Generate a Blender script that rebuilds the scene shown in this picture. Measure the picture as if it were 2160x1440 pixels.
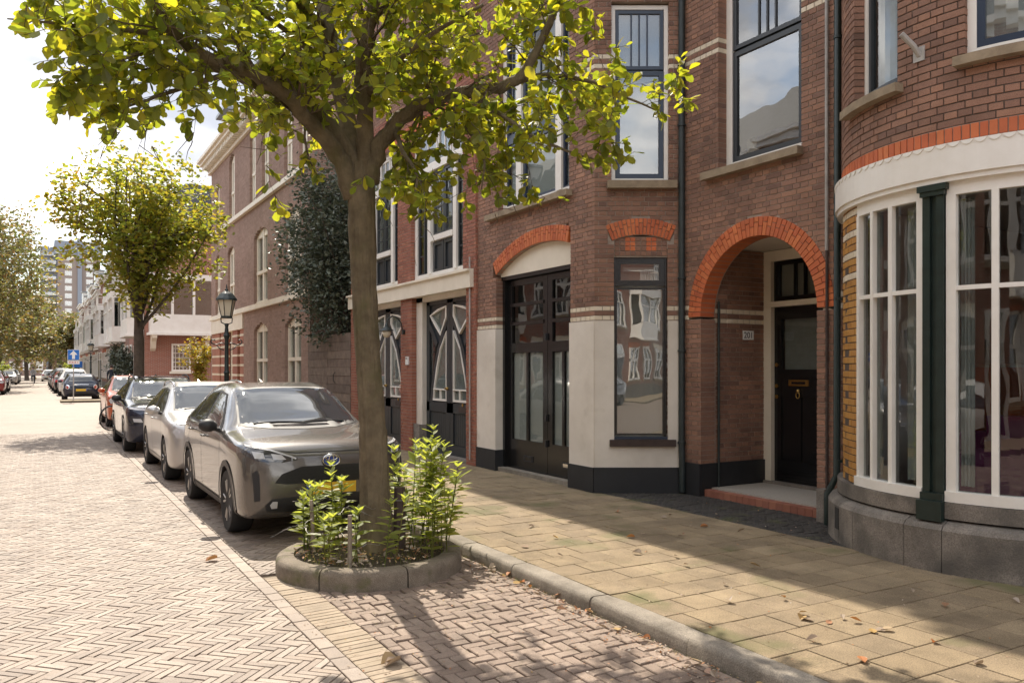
import bpy, bmesh, math, random
from mathutils import Vector, Matrix
from mathutils.bvhtree import BVHTree
from mathutils.geometry import delaunay_2d_cdt
for _o in list(bpy.data.objects): bpy.data.objects.remove(_o)
S = bpy.context.scene
COL = S.collection
R = math.radians
# ---------------------------------------------------------------- camera
F, CX, HOR, HC = 1730.0, 1080.0, 775.0, 1.745      # focal (px of 2160), horizon row, eye height
YAW = R(30)
cam = bpy.data.cameras.new('Camera'); camo = bpy.data.objects.new('Camera', cam); COL.objects.link(camo)
camo.location = (0, 0, HC); camo.rotation_euler = (R(90), 0, -YAW)
cam.sensor_width = 36; cam.lens = F/2160*36; cam.shift_y = (HOR-720)/2160
cam.clip_start = .05; cam.clip_end = 3000
S.camera = camo
# ---------------------------------------------------------------- sky, sun, exposure
SUN_AZ, SUN_EL = 8.0, 50.0
W = bpy.data.worlds.new('World'); S.world = W; W.use_nodes = True
nt = W.node_tree; nt.nodes.clear()
def wn(t, **k):
    n = nt.nodes.new(t)
    for a, v in k.items(): setattr(n, a, v)
    return n
out = wn('ShaderNodeOutputWorld'); bg = wn('ShaderNodeBackground'); bg.inputs['Strength'].default_value = .15
sky = wn('ShaderNodeTexSky', sky_type='NISHITA', sun_disc=False)
sky.sun_elevation = R(SUN_EL); sky.sun_rotation = R(SUN_AZ); sky.air_density = 1.2; sky.dust_density = .6
tc = wn('ShaderNodeTexCoord')
mp = wn('ShaderNodeMapping'); mp.inputs['Scale'].default_value = (1, 1, 2.6)
nz = wn('ShaderNodeTexNoise'); nz.inputs['Scale'].default_value = 2.3; nz.inputs['Detail'].default_value = 9; nz.inputs['Roughness'].default_value = .56
rp = wn('ShaderNodeValToRGB'); rp.color_ramp.elements[0].position = .32; rp.color_ramp.elements[1].position = .50
nz2 = wn('ShaderNodeTexNoise'); nz2.inputs['Scale'].default_value = 3.1; nz2.inputs['Detail'].default_value = 7
rp2 = wn('ShaderNodeValToRGB')
rp2.color_ramp.elements[0].position = .38; rp2.color_ramp.elements[0].color = (2.2, 2.3, 2.6, 1); _e = rp2.color_ramp.elements.new(.51); _e.color = (4.2, 4.2, 4.3, 1)
rp2.color_ramp.elements[-1].position = .66; rp2.color_ramp.elements[-1].color = (9.4, 9.2, 9.0, 1)
mx = wn('ShaderNodeMixRGB')
L = nt.links.new
L(tc.outputs['Generated'], mp.inputs['Vector']); L(mp.outputs[0], nz.inputs['Vector']); L(mp.outputs[0], nz2.inputs['Vector'])
L(nz.outputs['Fac'], rp.inputs[0]); L(nz2.outputs['Fac'], rp2.inputs[0])
L(rp.outputs[0], mx.inputs[0]); L(sky.outputs[0], mx.inputs[1]); L(rp2.outputs[0], mx.inputs[2])
L(mx.outputs[0], bg.inputs['Color']); L(bg.outputs[0], out.inputs[0])
sl = bpy.data.lights.new('Sun', 'SUN'); sl.energy = 3.0; sl.angle = R(.55); sl.color = (1, .90, .76)
so = bpy.data.objects.new('Sun', sl); COL.objects.link(so)
SUNV = Vector((math.sin(R(SUN_AZ))*math.cos(R(SUN_EL)), math.cos(R(SUN_AZ))*math.cos(R(SUN_EL)), math.sin(R(SUN_EL))))
so.rotation_euler = SUNV.to_track_quat('Z', 'Y').to_euler(); so.location = (4, 40, 40)
S.view_settings.view_transform = 'Standard'; S.view_settings.look = 'None'
S.view_settings.exposure = 1.28; S.view_settings.gamma = 1; S.view_settings.use_curve_mapping = False
S.render.engine = 'CYCLES'
# ---------------------------------------------------------------- pixel helpers (a pixel gives a direction, a plane gives the distance)
FW = Vector((math.sin(YAW), math.cos(YAW), 0)); RT = Vector((math.cos(YAW), -math.sin(YAW), 0))
def pdir(px, py): return FW + RT*((px-CX)/F) + Vector((0, 0, (HOR-py)/F))
def onX(px, py, X):
    d = pdir(px, py); t = X/d.x; return Vector((X, d.y*t, HC+d.z*t))
def onZ(px, py, z):
    d = pdir(px, py); t = (z-HC)/d.z; return Vector((d.x*t, d.y*t, z))
def atD(px, py, D): return Vector((0, 0, HC)) + pdir(px, py)*D
def proj(p):
    q = Vector(p)-Vector((0, 0, HC)); D = q.dot(FW)
    if D < .1: return None
    return (CX+F*q.dot(RT)/D, HOR-F*q.z/D, D)
def inview(p, m=0):
    q = proj(p)
    return q is not None and -m < q[0] < 2160+m and -m < q[1] < 1440+m
# ---------------------------------------------------------------- materials
MAT = {}
def mat(name, cols, rough=.7, metal=0, spec=.5, grime=(0, 1, .0), bump=(0, 0), coat=0, var=None, speck=None):
    """cols: one colour or a palette picked per piece; grime=(scale, detail, amount) darkening noise; bump=(scale,strength)."""
    m = bpy.data.materials.new(name); m.use_nodes = True; t = m.node_tree; N = t.nodes; K = t.links.new
    b = N['Principled BSDF']; b.inputs['Roughness'].default_value = rough; b.inputs['Metallic'].default_value = metal
    b.inputs['Specular IOR Level'].default_value = spec
    if coat: b.inputs['Coat Weight'].default_value = coat; b.inputs['Coat Roughness'].default_value = .04
    if isinstance(cols[0], (int, float)): cols = [cols]
    geo = N.new('ShaderNodeNewGeometry')
    if len(cols) > 1:
        at = N.new('ShaderNodeAttribute'); at.attribute_name = 'rnd'
        oi = N.new('ShaderNodeObjectInfo'); ad = N.new('ShaderNodeMath'); ad.operation = 'ADD'
        fr = N.new('ShaderNodeMath'); fr.operation = 'FRACT'
        K(at.outputs['Fac'], ad.inputs[0]); K(oi.outputs['Random'], ad.inputs[1]); K(ad.outputs[0], fr.inputs[0])
        cr = N.new('ShaderNodeValToRGB'); e = cr.color_ramp.elements
        cr.color_ramp.interpolation = 'LINEAR'
        while len(e) < len(cols): e.new(.5)
        for i, c in enumerate(cols): e[i].position = i/(len(cols)-1); e[i].color = (*c, 1)
        K(fr.outputs[0], cr.inputs[0]); col = cr.outputs[0]
    else:
        rg = N.new('ShaderNodeRGB'); rg.outputs[0].default_value = (*cols[0], 1); col = rg.outputs[0]
    if grime[2]:
        n1 = N.new('ShaderNodeTexNoise'); n1.inputs['Scale'].default_value = grime[0]; n1.inputs['Detail'].default_value = 8; n1.inputs['Roughness'].default_value = .65
        K(geo.outputs['Position'], n1.inputs['Vector'])
        r1 = N.new('ShaderNodeValToRGB'); r1.color_ramp.elements[0].position = .3; r1.color_ramp.elements[1].position = .68
        lo = 1-grime[2]; r1.color_ramp.elements[0].color = (lo, lo*.98, lo*.95, 1); r1.color_ramp.elements[1].color = (1.06, 1.06, 1.06, 1)
        K(n1.outputs['Fac'], r1.inputs[0])
        mu = N.new('ShaderNodeMixRGB'); mu.blend_type = 'MULTIPLY'; mu.inputs[0].default_value = 1
        K(col, mu.inputs[1]); K(r1.outputs[0], mu.inputs[2]); col = mu.outputs[0]
    if speck:                                 # grit: fine light and dark grains
        n4 = N.new('ShaderNodeTexNoise'); n4.inputs['Scale'].default_value = speck[0]; n4.inputs['Detail'].default_value = 3; n4.inputs['Roughness'].default_value = .8
        K(geo.outputs['Position'], n4.inputs['Vector'])
        r4 = N.new('ShaderNodeValToRGB'); r4.color_ramp.elements[0].position = .32; r4.color_ramp.elements[1].position = .68
        a4, b4 = 1-speck[1], 1+speck[1]*.8; r4.color_ramp.elements[0].color = (a4, a4, a4, 1); r4.color_ramp.elements[1].color = (b4, b4, b4, 1)
        K(n4.outputs['Fac'], r4.inputs[0]); m4 = N.new('ShaderNodeMixRGB'); m4.blend_type = 'MULTIPLY'; m4.inputs[0].default_value = 1
        K(col, m4.inputs[1]); K(r4.outputs[0], m4.inputs[2]); col = m4.outputs[0]
    if var:                                   # patches of a second colour with their own shape (moss, stains)
        c2, sc, lo, hi = var
        n3 = N.new('ShaderNodeTexNoise'); n3.inputs['Scale'].default_value = sc; n3.inputs['Detail'].default_value = 7
        K(geo.outputs['Position'], n3.inputs['Vector'])
        r3 = N.new('ShaderNodeValToRGB'); r3.color_ramp.elements[0].position = lo; r3.color_ramp.elements[1].position = hi
        K(n3.outputs['Fac'], r3.inputs[0])
        m3 = N.new('ShaderNodeMixRGB'); K(r3.outputs[0], m3.inputs[0]); K(col, m3.inputs[1]); m3.inputs[2].default_value = (*c2, 1); col = m3.outputs[0]
    K(col, b.inputs['Base Color'])
    if bump[1]:
        n2 = N.new('ShaderNodeTexNoise'); n2.inputs['Scale'].default_value = bump[0]; n2.inputs['Detail'].default_value = 6
        K(geo.outputs['Position'], n2.inputs['Vector'])
        bp = N.new('ShaderNodeBump'); bp.inputs['Strength'].default_value = bump[1]; bp.inputs['Distance'].default_value = .01
        K(n2.outputs['Fac'], bp.inputs['Height']); K(bp.outputs[0], b.inputs['Normal'])
    MAT[name] = m; return m
def leafmat(name, cols, tcols, fac=.5, rough=.45):
    m = bpy.data.materials.new(name); m.use_nodes = True; t = m.node_tree; N = t.nodes; K = t.links.new
    b = N['Principled BSDF']; b.inputs['Roughness'].default_value = rough; b.inputs['Specular IOR Level'].default_value = .4
    at = N.new('ShaderNodeAttribute'); at.attribute_name = 'rnd'
    oi = N.new('ShaderNodeObjectInfo'); ad = N.new('ShaderNodeMath'); ad.operation = 'ADD'; fr = N.new('ShaderNodeMath'); fr.operation = 'FRACT'
    K(at.outputs['Fac'], ad.inputs[0]); K(oi.outputs['Random'], ad.inputs[1]); K(ad.outputs[0], fr.inputs[0])
    def ramp(cs):
        cr = N.new('ShaderNodeValToRGB'); e = cr.color_ramp.elements
        while len(e) < len(cs): e.new(.5)
        for i, c in enumerate(cs): e[i].position = i/(len(cs)-1); e[i].color = (*c, 1)
        K(fr.outputs[0], cr.inputs[0]); return cr.outputs[0]
    K(ramp(cols), b.inputs['Base Color'])
    tr = N.new('ShaderNodeBsdfTranslucent'); K(ramp(tcols), tr.inputs['Color'])
    mxs = N.new('ShaderNodeMixShader'); mxs.inputs[0].default_value = fac
    K(b.outputs[0], mxs.inputs[1]); K(tr.outputs[0], mxs.inputs[2]); K(mxs.outputs[0], N['Material Output'].inputs['Surface'])
    MAT[name] = m; return m
def glassmat(name, tint=(.9, .93, .92), ior=1.75, dim=.85):
    m = bpy.data.materials.new(name); m.use_nodes = True; t = m.node_tree; N = t.nodes; K = t.links.new; N.remove(N['Principled BSDF'])
    tr = N.new('ShaderNodeBsdfTransparent'); tr.inputs[0].default_value = (*[c*dim for c in tint], 1)
    gl = N.new('ShaderNodeBsdfGlossy'); gl.inputs['Roughness'].default_value = .0; gl.inputs['Color'].default_value = (1, 1, 1, 1)
    fr = N.new('ShaderNodeFresnel'); fr.inputs['IOR'].default_value = ior
    ge = N.new('ShaderNodeNewGeometry'); nn = N.new('ShaderNodeTexNoise'); nn.inputs['Scale'].default_value = 2.2; nn.inputs['Detail'].default_value = 1
    K(ge.outputs['Position'], nn.inputs['Vector'])
    bp = N.new('ShaderNodeBump'); bp.inputs['Strength'].default_value = .035; bp.inputs['Distance'].default_value = .05; K(nn.outputs['Fac'], bp.inputs['Height'])
    K(bp.outputs[0], gl.inputs['Normal'])
    ib = N.new('ShaderNodeMath'); ib.operation = 'SUBTRACT'; ib.inputs[0].default_value = 1; K(ge.outputs['Backfacing'], ib.inputs[1])   # only the outer face of a pane mirrors
    mf_ = N.new('ShaderNodeMath'); mf_.operation = 'MULTIPLY'; K(fr.outputs[0], mf_.inputs[0]); K(ib.outputs[0], mf_.inputs[1])
    ms = N.new('ShaderNodeMixShader'); K(mf_.outputs[0], ms.inputs[0]); K(tr.outputs[0], ms.inputs[1]); K(gl.outputs[0], ms.inputs[2])
    K(ms.outputs[0], N['Material Output'].inputs['Surface']); MAT[name] = m; return m
BR = [(.235, .128, .090), (.315, .170, .118), (.365, .195, .130), (.275, .150, .108), (.40, .21, .136), (.205, .115, .086)]
mat('brick_brown', BR, .8, grime=(1.6, 8, .42), bump=(90, .35), speck=(150, .3))
mat('brick_pink', [(.34, .225, .18), (.39, .265, .215), (.31, .20, .16), (.42, .285, .23)], .85, grime=(1.5, 8, .25), bump=(80, .3))
mat('brick_red', [(.35, .135, .088), (.30, .112, .075), (.39, .16, .10), (.265, .10, .07)], .8, grime=(2.5, 8, .3), bump=(90, .3))
mat('brick_orange', [(.58, .15, .05), (.50, .12, .045), (.64, .19, .065), (.46, .115, .045)], .7, grime=(3, 8, .2), bump=(90, .25))
mat('brick_ochre', [(.50, .245, .06), (.56, .29, .075), (.44, .21, .055)], .45, grime=(4, 8, .18), bump=(60, .1))
mat('brick_cream', [(.70, .60, .45), (.76, .67, .53), (.66, .56, .42)], .5, grime=(5, 8, .15))
mat('mortar', (.36, .29, .24), .95, grime=(6, 8, .3), bump=(120, .4))
mat('mortar_dark', (.11, .085, .07), .95, grime=(6, 8, .3))
mat('plaster', (.74, .68, .60), .75, grime=(1.3, 8, .16), bump=(60, .08), var=((.50, .44, .36), 2.4, .60, .85))
mat('cream_paint', (.80, .73, .61), .55, grime=(1.8, 8, .10))
mat('white_paint', (.82, .79, .74), .4, grime=(2.5, 8, .06))
mat('plinth_black', (.022, .023, .026), .55, grime=(3, 8, .3), bump=(70, .12))
mat('black_gloss', (.012, .012, .013), .22, grime=(4, 8, .2), bump=(25, .03))
mat('slate_paint', (.030, .036, .042), .35, grime=(3, 8, .15))
mat('navy_paint', (.018, .032, .062), .3)
mat('green_iron', (.016, .030, .026), .4, grime=(9, 8, .35), bump=(60, .15))
mat('drain_dark', (.030, .040, .040), .5, grime=(7, 8, .35))
mat('pipe_grey', (.42, .40, .38), .45, grime=(8, 8, .3))
mat('sandstone', (.34, .265, .18), .85, grime=(6, 8, .4), bump=(90, .4))
mat('bluestone', (.27, .235, .20), .8, grime=(3.2, 8, .5), bump=(50, .35), var=((.10, .09, .078), 2.4, .46, .68), speck=(90, .45))
mat('concrete', (.23, .19, .145), .9, grime=(7, 8, .4), bump=(120, .5), var=((.11, .105, .045), 5, .55, .70), speck=(140, .4))
mat('kerb_stone', (.30, .262, .212), .85, grime=(4, 8, .5), bump=(90, .4), speck=(120, .4))
mat('terrazzo', (.42, .38, .33), .7, grime=(40, 8, .25))
PV = [(.285, .222, .175), (.335, .268, .215), (.25, .195, .156), (.37, .302, .248), (.305, .232, .178), (.23, .18, .146)]
mat('paver', PV, .62, spec=.55, grime=(2.2, 8, .34), bump=(130, .3), speck=(140, .3))
PB = [(.29, .215, .168), (.335, .255, .20), (.25, .182, .14), (.37, .285, .225)]
mat('paver_big', PB, .75, grime=(3.5, 8, .45), bump=(110, .4), speck=(140, .35))
mat('paver_yellow', [(.33, .265, .19), (.38, .30, .22), (.30, .24, .175)], .8, grime=(5, 8, .3), bump=(110, .4))
mat('tile', [(.30, .225, .135), (.335, .255, .155), (.265, .20, .125), (.36, .275, .17)], .85, grime=(2.6, 8, .42), bump=(220, .6), var=((.13, .125, .05), 1.5, .57, .72), speck=(120, .45))
mat('clinker', [(.045, .042, .04), (.07, .062, .055), (.055, .05, .045)], .75, grime=(4, 8, .4), bump=(100, .3), var=((.075, .075, .035), 2.5, .55, .7))
mat('joint_sand', (.155, .12, .085), .95, grime=(9, 8, .4), bump=(160, .6), var=((.09, .10, .03), 3.5, .58, .70))
mat('soil', (.075, .055, .040), .95, grime=(12, 8, .5), bump=(40, 1.0))
mat('bark', [(.235, .185, .115)], .9, grime=(7, 8, .5), bump=(38, 1.0), var=((.13, .12, .05), 2.6, .54, .70))
_t = MAT['bark'].node_tree                                  # long upright ridges
_g = [n for n in _t.nodes if n.type == 'NEW_GEOMETRY'][0]; _m = _t.nodes.new('ShaderNodeMapping'); _m.inputs['Scale'].default_value = (1, 1, .16); _t.links.new(_g.outputs['Position'], _m.inputs['Vector'])
_b = [n for n in _t.nodes if n.type == 'BUMP'][0]; _n = _b.inputs['Height'].links[0].from_node; _n.inputs['Scale'].default_value = 42; _n.inputs['Roughness'].default_value = .7; _t.links.new(_m.outputs[0], _n.inputs['Vector']); _b.inputs['Distance'].default_value = .035
mat('bark_dark', [(.11, .085, .065)], .9, grime=(7, 8, .5), bump=(40, .9))
mat('twig', [(.10, .07, .045)], .85)
mat('old_wood', [(.20, .145, .115), (.24, .18, .14), (.17, .125, .10)], .85, grime=(6, 8, .45), bump=(60, .5))
mat('stake_wood', (.30, .25, .19), .85, grime=(14, 8, .4), bump=(70, .5))
mat('post_brown', (.075, .05, .042), .8, grime=(8, 8, .4), bump=(60, .4))
mat('brass', (.60, .40, .14), .3, metal=1)
mat('chrome', (.75, .75, .76), .12, metal=1)
mat('wire', (.32, .31, .30), .45, metal=.7)
mat('tyre', (.018, .018, .019), .8, bump=(70, .2))
mat('black_plastic', (.022, .022, .024), .55)
mat('rim', (.42, .41, .40), .28, metal=.9)
mat('rim_dark', (.03, .03, .032), .35, metal=.4)
mat('lamp_lens', (.55, .55, .56), .08, spec=.8)
mat('lamp_dark', (.05, .05, .055), .05, spec=.9)
mat('car_glass', (.030, .036, .042), .02, spec=1.0, coat=.6)
mat('tail_red', (.45, .02, .02), .15, spec=.8)
mat('plate_yellow', (.80, .50, .04), .45)
mat('plate_blue', (.03, .07, .35), .45)
mat('blue_sign', (.02, .16, .55), .4)
mat('white_sign', (.82, .82, .80), .4)
mat('red_text', (.5, .06, .05), .5)
mat('ink', (.015, .015, .015), .6)
mat('paint_bronze', (.135, .126, .118), .27, metal=.5, coat=.9, grime=(2.5, 8, .12))
mat('paint_white', (.74, .73, .71), .3, coat=.6)
mat('paint_silver', (.52, .51, .50), .3, metal=.5, coat=.6)
mat('paint_navy', (.012, .018, .04), .2, metal=.3, coat=.8)
mat('paint_orange', (.50, .10, .035), .28, metal=.2, coat=.7)
mat('paint_black', (.012, .012, .014), .2, coat=.7)
mat('paint_grey', (.16, .165, .17), .3, metal=.4, coat=.6)
mat('paint_red', (.22, .02, .02), .25, coat=.7)
mat('curtain', (.42, .43, .42), .9, grime=(9, 8, .15))
mat('blind', (.62, .62, .60), .8)
mat('room_dark', (.035, .032, .03), .95)  # near-black colour stands in for the shade inside unlit rooms
mat('room_wall', (.55, .52, .48), .95)
mat('cladding', (.055, .052, .05), .5)
mat('purple_cloth', (.16, .012, .09), .8)
mat('orange_wood', (.30, .07, .03), .5)
mat('wicker', (.28, .23, .17), .8, bump=(60, 1))
mat('slate_roof', [(.07, .075, .085), (.09, .095, .105), (.06, .065, .07)], .6, grime=(4, 8, .3))
mat('zinc', (.28, .29, .30), .5, metal=.5)
mat('tower_brown', (.34, .27, .23), .85); mat('tower_grey', (.30, .33, .38), .8)
mat('skin', (.45, .28, .2), .6); mat('cloth_grey', (.35, .35, .37), .9); mat('cloth_dark', (.03, .035, .05), .9)
mat('lamp_green', (.018, .028, .028), .4, grime=(9, 8, .25))
mat('lamp_glass', (.62, .55, .42), .12, spec=.6)
glassmat('glass'); glassmat('glass_clear', ior=1.45, dim=.95); glassmat('glass_sky', ior=2.6, dim=.8)
leafmat('leaf', [(.065, .088, .028), (.09, .112, .036), (.11, .122, .042), (.075, .098, .032), (.15, .15, .07)], [(.34, .43, .03), (.52, .57, .03), (.88, .76, .03), (.42, .50, .03), (.70, .66, .04)], .53)
leafmat('leaf_shrub', [(.16, .20, .06), (.20, .24, .08), (.13, .17, .055)], [(.55, .62, .08), (.68, .70, .09), (.48, .56, .08)], .55)
leafmat('leaf_tree', [(.10, .14, .035), (.12, .155, .04), (.15, .145, .04), (.09, .13, .035)], [(.40, .50, .05), (.56, .56, .05), (.62, .45, .04), (.38, .48, .05)], .5)
leafmat('leaf_holly', [(.085, .105, .078), (.12, .14, .10), (.17, .19, .145)], [(.05, .08, .03), (.08, .11, .04), (.06, .09, .03)], .15, rough=.3)
leafmat('leaf_far', [(.13, .13, .06), (.16, .15, .065), (.26, .16, .06), (.11, .12, .055), (.20, .15, .06)], [(.25, .28, .07), (.30, .30, .07), (.42, .24, .06), (.22, .26, .07), (.3, .25, .07)], .4)
leafmat('leaf_yellow', [(.20, .16, .03), (.16, .17, .03), (.26, .13, .03)], [(.6, .42, .03), (.5, .45, .04), (.6, .28, .03)], .45)
leafmat('leaf_dry', [(.36, .29, .22), (.28, .20, .14), (.42, .16, .05), (.48, .42, .36), (.40, .25, .07)], [(.3, .2, .1), (.2, .15, .1), (.4, .2, .05), (.3, .25, .2), (.35, .2, .05)], .2, rough=.7)
leafmat('grass', [(.09, .12, .03), (.12, .15, .04), (.16, .15, .05)], [(.3, .36, .05), (.35, .4, .06), (.35, .3, .06)], .4)
# ---------------------------------------------------------------- mesh helpers
def link(o): COL.objects.link(o); return o
def put(o, p):
    if p is not None:
        o.parent = p; o.matrix_parent_inverse = p.matrix_basis.inverted()
    return o
def thing(name, label, cat, loc=(0, 0, 0), group=None):
    o = link(bpy.data.objects.new(name, None)); o.location = loc; o.empty_display_size = .2
    return tag(o, label, cat, group)
def tag(o, label=None, cat=None, group=None, kind=None):
    if label: o['label'] = label
    if cat: o['category'] = cat
    if group: o['group'] = group
    if kind: o['kind'] = kind
    return o
class MB:
    def __init__(s): s.v = []; s.f = []; s.r = []; s.m = []
    def add(s, vs, fs, r=0., m=0):
        b = len(s.v); s.v += [tuple(v) for v in vs]
        for f in fs: s.f.append([b+i for i in f]); s.r.append(r); s.m.append(m)
        return s
    def box(s, x0, x1, y0, y1, z0, z1, r=0., m=0):
        return s.add([(x0,y0,z0),(x1,y0,z0),(x1,y1,z0),(x0,y1,z0),(x0,y0,z1),(x1,y0,z1),(x1,y1,z1),(x0,y1,z1)],
                     [(3,2,1,0),(4,5,6,7),(0,1,5,4),(1,2,6,5),(2,3,7,6),(3,0,4,7)], r, m)
    def mbox(s, mf, u0, u1, v0, v1, n0, n1, r=0., m=0, k=1):
        """box in wall coordinates; k>1 splits along u so that it bends with a curved wall"""
        for i in range(k):
            a = u0+(u1-u0)*i/k; b = u0+(u1-u0)*(i+1)/k
            vs = [mf(a,v0,n0), mf(b,v0,n0), mf(b,v1,n0), mf(a,v1,n0), mf(a,v0,n1), mf(b,v0,n1), mf(b,v1,n1), mf(a,v1,n1)]
            fs = [(4,5,6,7),(0,1,5,4),(3,2,6,7),(0,1,2,3)]
            if i == 0: fs.append((0,3,7,4))
            if i == k-1: fs.append((1,2,6,5))
            s.add(vs, fs, r, m)
        return s
    def mprism(s, mf, poly, n0, n1, r=0., m=0):
        k = len(poly); vs = [mf(u, v, n1) for u, v in poly]+[mf(u, v, n0) for u, v in poly]
        return s.add(vs, [tuple(range(k)), tuple(range(2*k-1, k-1, -1))]+[(i, (i+1) % k, k+(i+1) % k, k+i) for i in range(k)], r, m)
    def mring(s, mf, inner, outer, n0, n1, r=0., m=0, closed=True):
        """frame between two outlines with the same number of points"""
        k = len(inner)
        for i in range(k if closed else k-1):
            j = (i+1) % k
            p = [inner[i], inner[j], outer[j], outer[i]]
            vs = [mf(u, v, n1) for u, v in p]+[mf(u, v, n0) for u, v in p]
            s.add(vs, [(0,1,2,3),(7,6,5,4),(0,1,5,4),(2,3,7,6)]+([] if closed else ([(0,3,7,4)] if i == 0 else [])+([(1,2,6,5)] if i == k-2 else [])), r, m)
        return s
    def tube(s, pts, rad, seg=8, r=0., m=0, cap=True):
        pts = [Vector(p) for p in pts]; n = len(pts)
        if isinstance(rad, (int, float)): rad = [rad]*n
        b = len(s.v); ref = None
        for i, p in enumerate(pts):
            t = (pts[min(i+1, n-1)]-pts[max(i-1, 0)]).normalized()
            if ref is None: ref = t.orthogonal().normalized()
            ref = (ref-t*ref.dot(t)); ref = ref.normalized() if ref.length > 1e-6 else t.orthogonal().normalized()
            w = t.cross(ref)
            for j in range(seg):
                a = 2*math.pi*j/seg; s.v.append(tuple(p+(ref*math.cos(a)+w*math.sin(a))*rad[i]))
        for i in range(n-1):
            for j in range(seg):
                k = (j+1) % seg; s.f.append([b+i*seg+j, b+i*seg+k, b+(i+1)*seg+k, b+(i+1)*seg+j]); s.r.append(r); s.m.append(m)
        if cap:
            s.f.append([b+j for j in range(seg)][::-1]); s.r.append(r); s.m.append(m)
            s.f.append([b+(n-1)*seg+j for j in range(seg)]); s.r.append(r); s.m.append(m)
        return s
    def lathe(s, prof, c, seg=20, axis='z', r=0., m=0):
        """prof: (radius, height) along axis from c"""
        b = len(s.v); c = Vector(c)
        for (q, h) in prof:
            for j in range(seg):
                a = 2*math.pi*j/seg; x, y = q*math.cos(a), q*math.sin(a)
                d = {'z': (x, y, h), 'x': (h, x, y), 'y': (x, h, y)}[axis]; s.v.append(tuple(c+Vector(d)))
        for i in range(len(prof)-1):
            for j in range(seg):
                k = (j+1) % seg; s.f.append([b+i*seg+j, b+i*seg+k, b+(i+1)*seg+k, b+(i+1)*seg+j]); s.r.append(r); s.m.append(m)
        for e in (0, len(prof)-1):
            if prof[e][0] > 1e-4: s.f.append([b+e*seg+j for j in range(seg)]); s.r.append(r); s.m.append(m)
        return s
    def build(s, name, mats, parent=None, smooth=False, fix=True, sharp=None):
        me = bpy.data.meshes.new(name); me.from_pydata(s.v, [], s.f)
        if isinstance(mats, str): mats = [mats]
        for q in mats: me.materials.append(MAT[q])
        me.polygons.foreach_set('material_index', s.m)
        if any(s.r):
            at = me.attributes.new('rnd', 'FLOAT', 'FACE'); at.data.foreach_set('value', s.r)
        if fix and len(s.f) < 30000:
            bm = bmesh.new(); bm.from_mesh(me); bmesh.ops.recalc_face_normals(bm, faces=bm.faces); bm.to_mesh(me); bm.free()
        if smooth:
            me.polygons.foreach_set('use_smooth', [True]*len(me.polygons))
            if sharp: me.set_sharp_from_angle(angle=R(sharp))
        me.update()
        return put(link(bpy.data.objects.new(name, me)), parent)
def flat(X, sgn=-1):                 # wall along the street at x = X, outward = sgn * x ; U = world y, V = world z
    return lambda u, v, n: Vector((X+sgn*n, u, v))
def slant(P, ang_u):                 # wall through P, U runs along direction ang_u, outward to its right-hand/camera side
    ux = Vector((math.cos(ang_u), math.sin(ang_u), 0)); nx = Vector((ux.y, -ux.x, 0))
    return lambda u, v, n: Vector((P[0], P[1], 0))+ux*u+nx*n+Vector((0, 0, v))
def text_mesh(body, size, mf, u, v, n, parent, mname, name='lettering', mirror=True, thick=.002):
    cu = bpy.data.curves.new('t', 'FONT'); cu.body = body; cu.size = size; cu.align_x = 'CENTER'; cu.align_y = 'CENTER'; cu.extrude = thick
    to = link(bpy.data.objects.new('t', cu)); dg = bpy.context.evaluated_depsgraph_get(); me = bpy.data.meshes.new_from_object(to.evaluated_get(dg))
    bpy.data.objects.remove(to)
    for q in me.vertices: q.co = mf(u+(-q.co.x if mirror else q.co.x), v+q.co.y, n+q.co.z)
    me.materials.clear(); me.materials.append(MAT[mname]); me.name = name
    return put(link(bpy.data.objects.new(name, me)), parent)
rng = random.Random(7)
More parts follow.
